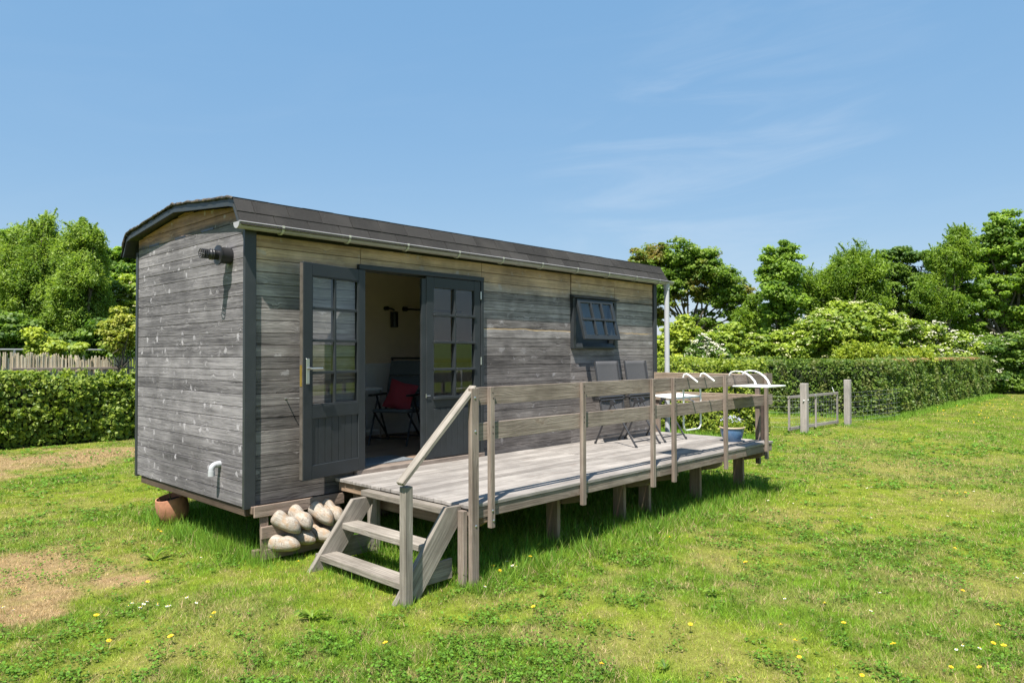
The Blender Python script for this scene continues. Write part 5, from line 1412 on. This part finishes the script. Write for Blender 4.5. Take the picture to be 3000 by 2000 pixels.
# rosette weeds, dandelions, daisies
def weed(name, px, py, rad, k, label):
    g_ = ground_at(px, py); m_ = MB()
    for i in range(k):
        a = rnd.random() * 6.28; l = rad * rnd.uniform(.6, 1.1); up_ = rnd.uniform(.25, .8); w = l * .22
        d = Vector((math.cos(a), math.sin(a), 0)); s = Vector((-d.y, d.x, 0)); b0 = len(m_.v)
        for (t, ww, z) in ((0, .25, 0), (.35, .8, up_ * .5), (.7, 1, up_ * .75), (1, .1, up_ * .6)):
            m_.v += [d * l * t + s * w * ww * .5 + Vector((0, 0, z * l)), d * l * t - s * w * ww * .5 + Vector((0, 0, z * l + .004))]
        for j in range(3): m_.face((b0 + 2 * j, b0 + 2 * j + 1, b0 + 2 * j + 3, b0 + 2 * j + 2), [(0, 0)] * 4, rnd.random())
    o = m_.build(name, L['syc'], None); o.location = (g_.x, g_.y, 0.0)
    return tag(o, label, 'weed')
weed('dock_plant', 915, 1810, .13, 22, 'leafy dock plant in the lawn in front of the steps')
weed('dock_plant', 450, 1640, .15, 12, 'dock plant with two long leaves in the lawn below the end wall')
weed('plantain', 2090, 1740, .09, 14, 'dark plantain rosette in the middle of the right lawn')
weed('thistle', 1595, 1745, .08, 14, 'spiky leaved weed in the lawn just right of the deck corner post')
weed('dock_plant', 1950, 1960, .07, 10, 'small pale leaved weed at the bottom edge of the lawn')
def flower_mesh(name, petal, centre, r_, npet, h):
    f = MB(); f.tube([(0, 0, 0), (.003, 0, h)], .0015, 4)
    st = f.build('stem_tmp', L['syc'])
    me_ = MB(); me_.tube([(0, 0, 0), (.002, .001, h)], .0016, 4, mi=0) if False else None
    m_ = MB()
    def add(idx, mi): m_.face(idx, [(0, 0)] * len(idx), rnd.random(), mi)
    for k in range(npet):
        a = 2 * math.pi * k / npet; da = math.pi / npet * .85; b0 = len(m_.v)
        m_.v += [Vector((0, 0, h)), Vector((r_ * .8 * math.cos(a - da), r_ * .8 * math.sin(a - da), h + .003)), Vector((r_ * math.cos(a), r_ * math.sin(a), h + .001)), Vector((r_ * .8 * math.cos(a + da), r_ * .8 * math.sin(a + da), h + .003))]
        add((b0, b0 + 1, b0 + 2, b0 + 3), 0)
    b0 = len(m_.v)
    for k in range(10):
        a = 2 * math.pi * k / 10; m_.v.append(Vector((r_ * .38 * math.cos(a), r_ * .38 * math.sin(a), h + .004)))
    m_.v.append(Vector((0, 0, h + .012)))
    for k in range(10): add((b0 + k, b0 + (k + 1) % 10, b0 + 10), 1)
    for s in range(3):
        a, c = 2 * math.pi * s / 3, 2 * math.pi * (s + 1) / 3; b0 = len(m_.v)
        m_.v += [Vector((.0018 * math.cos(a), .0018 * math.sin(a), 0)), Vector((.0018 * math.cos(c), .0018 * math.sin(c), 0)), Vector((.0018 * math.cos(c), .0018 * math.sin(c), h)), Vector((.0018 * math.cos(a), .0018 * math.sin(a), h))]
        add((b0, b0 + 1, b0 + 2, b0 + 3), 2)
    bpy.data.objects.remove(st)
    o = m_.build(name, [petal, centre, L['syc']])
    return o
M['dandy'] = paint('dandelion yellow', (0.80, 0.52, 0.01), 0.6, 0.1)
M['daisy'] = paint('daisy white', (0.80, 0.80, 0.80), 0.6, 0.05)
def zl(x, y): return (x * .5102, 1400 + y * .5102)
def zr(x, y): return (1400 + x * .6803, 1400 + y * .6803)
DAN = [zl(*p) for p in [(842, 622), (553, 822), (1240, 808), (1205, 842), (993, 942), (622, 967), (2225, 985), (912, 328), (902, 322), (1720, 508)]] + \
      [zr(*p) for p in [(25, 332), (66, 396), (92, 416), (222, 358), (248, 577), (527, 837), (915, 655), (1160, 382), (1310, 664), (1363, 733), (1388, 800), (1500, 568), (1577, 652), (1655, 879), (1803, 748), (2031, 845), (2080, 508), (2177, 849), (2210, 736), (2238, 664), (2270, 752), (2073, 78), (2099, 74), (1997, 108), (2048, 320), (825, 274)]]
DAI = [zl(*p) for p in [(30, 772), (733, 771), (755, 752), (815, 751), (840, 742), (793, 778), (905, 757), (890, 764), (990, 762), (960, 763), (1120, 742), (1083, 713), (1145, 481), (88, 788)]] + \
      [zr(*p) for p in [(155, 392), (161, 400), (124, 378), (22, 487), (1324, 542), (1735, 516), (1255, 107), (1340, 122), (1358, 120), (1655, 177), (1690, 184), (1755, 203), (2020, 177), (2075, 185), (2086, 749), (2147, 759), (2063, 762), (2310, 446), (2341, 428), (2215, 155), (1685, 595), (1680, 52), (1700, 48), (1598, 95), (2137, 66), (676, 205)]]
f0 = flower_mesh('dandelion', M['dandy'], M['dandy'], .019, 14, .055); d0 = flower_mesh('daisy', M['daisy'], M['dandy'], .013, 12, .050)
for (proto, lst, lab, cat, grp) in ((f0, DAN, 'small yellow dandelion flower standing in the lawn', 'dandelion', 'yellow dandelions scattered in the lawn'), (d0, DAI, 'tiny white daisy flower standing in the lawn', 'daisy', 'white daisies scattered in the lawn')):
    for i, (px, py) in enumerate(lst):
        o = proto if i == 0 else proto.copy()
        if i: COL.objects.link(o)
        g_ = ground_at(px, py + 4); s_ = rnd.uniform(.65, 1.05)
        o.location = (g_.x, g_.y, 0); o.scale = (s_, s_, 1); o.rotation_euler = (R(rnd.uniform(-18, 18)), R(rnd.uniform(-18, 18)), rnd.uniform(0, 6))
        tag(o, lab, cat, grp)

# drift of far buttercups in the lawn before the end of the clipped hedge
bp_ = [ground_at(2870 + rnd.gauss(0, 90), 1200 + rnd.gauss(0, 26)) for _ in range(120)]
bp_ = np.array([(p.x, p.y, .05) for p in bp_ if p.y < 0.0]); n = len(bp_)
o = np_mesh('buttercups', leaf_quads(bp_, unit(n) * .4 + np.array([-.2, -.3, 1.0]), .034 * rng.uniform(.5, 1.2, n), 1.1), 4, M['dandy'], rng.random(n)); tag(o, 'far drift of tiny yellow buttercups in the lawn by the end of the clipped hedge', 'buttercups', kind='stuff')
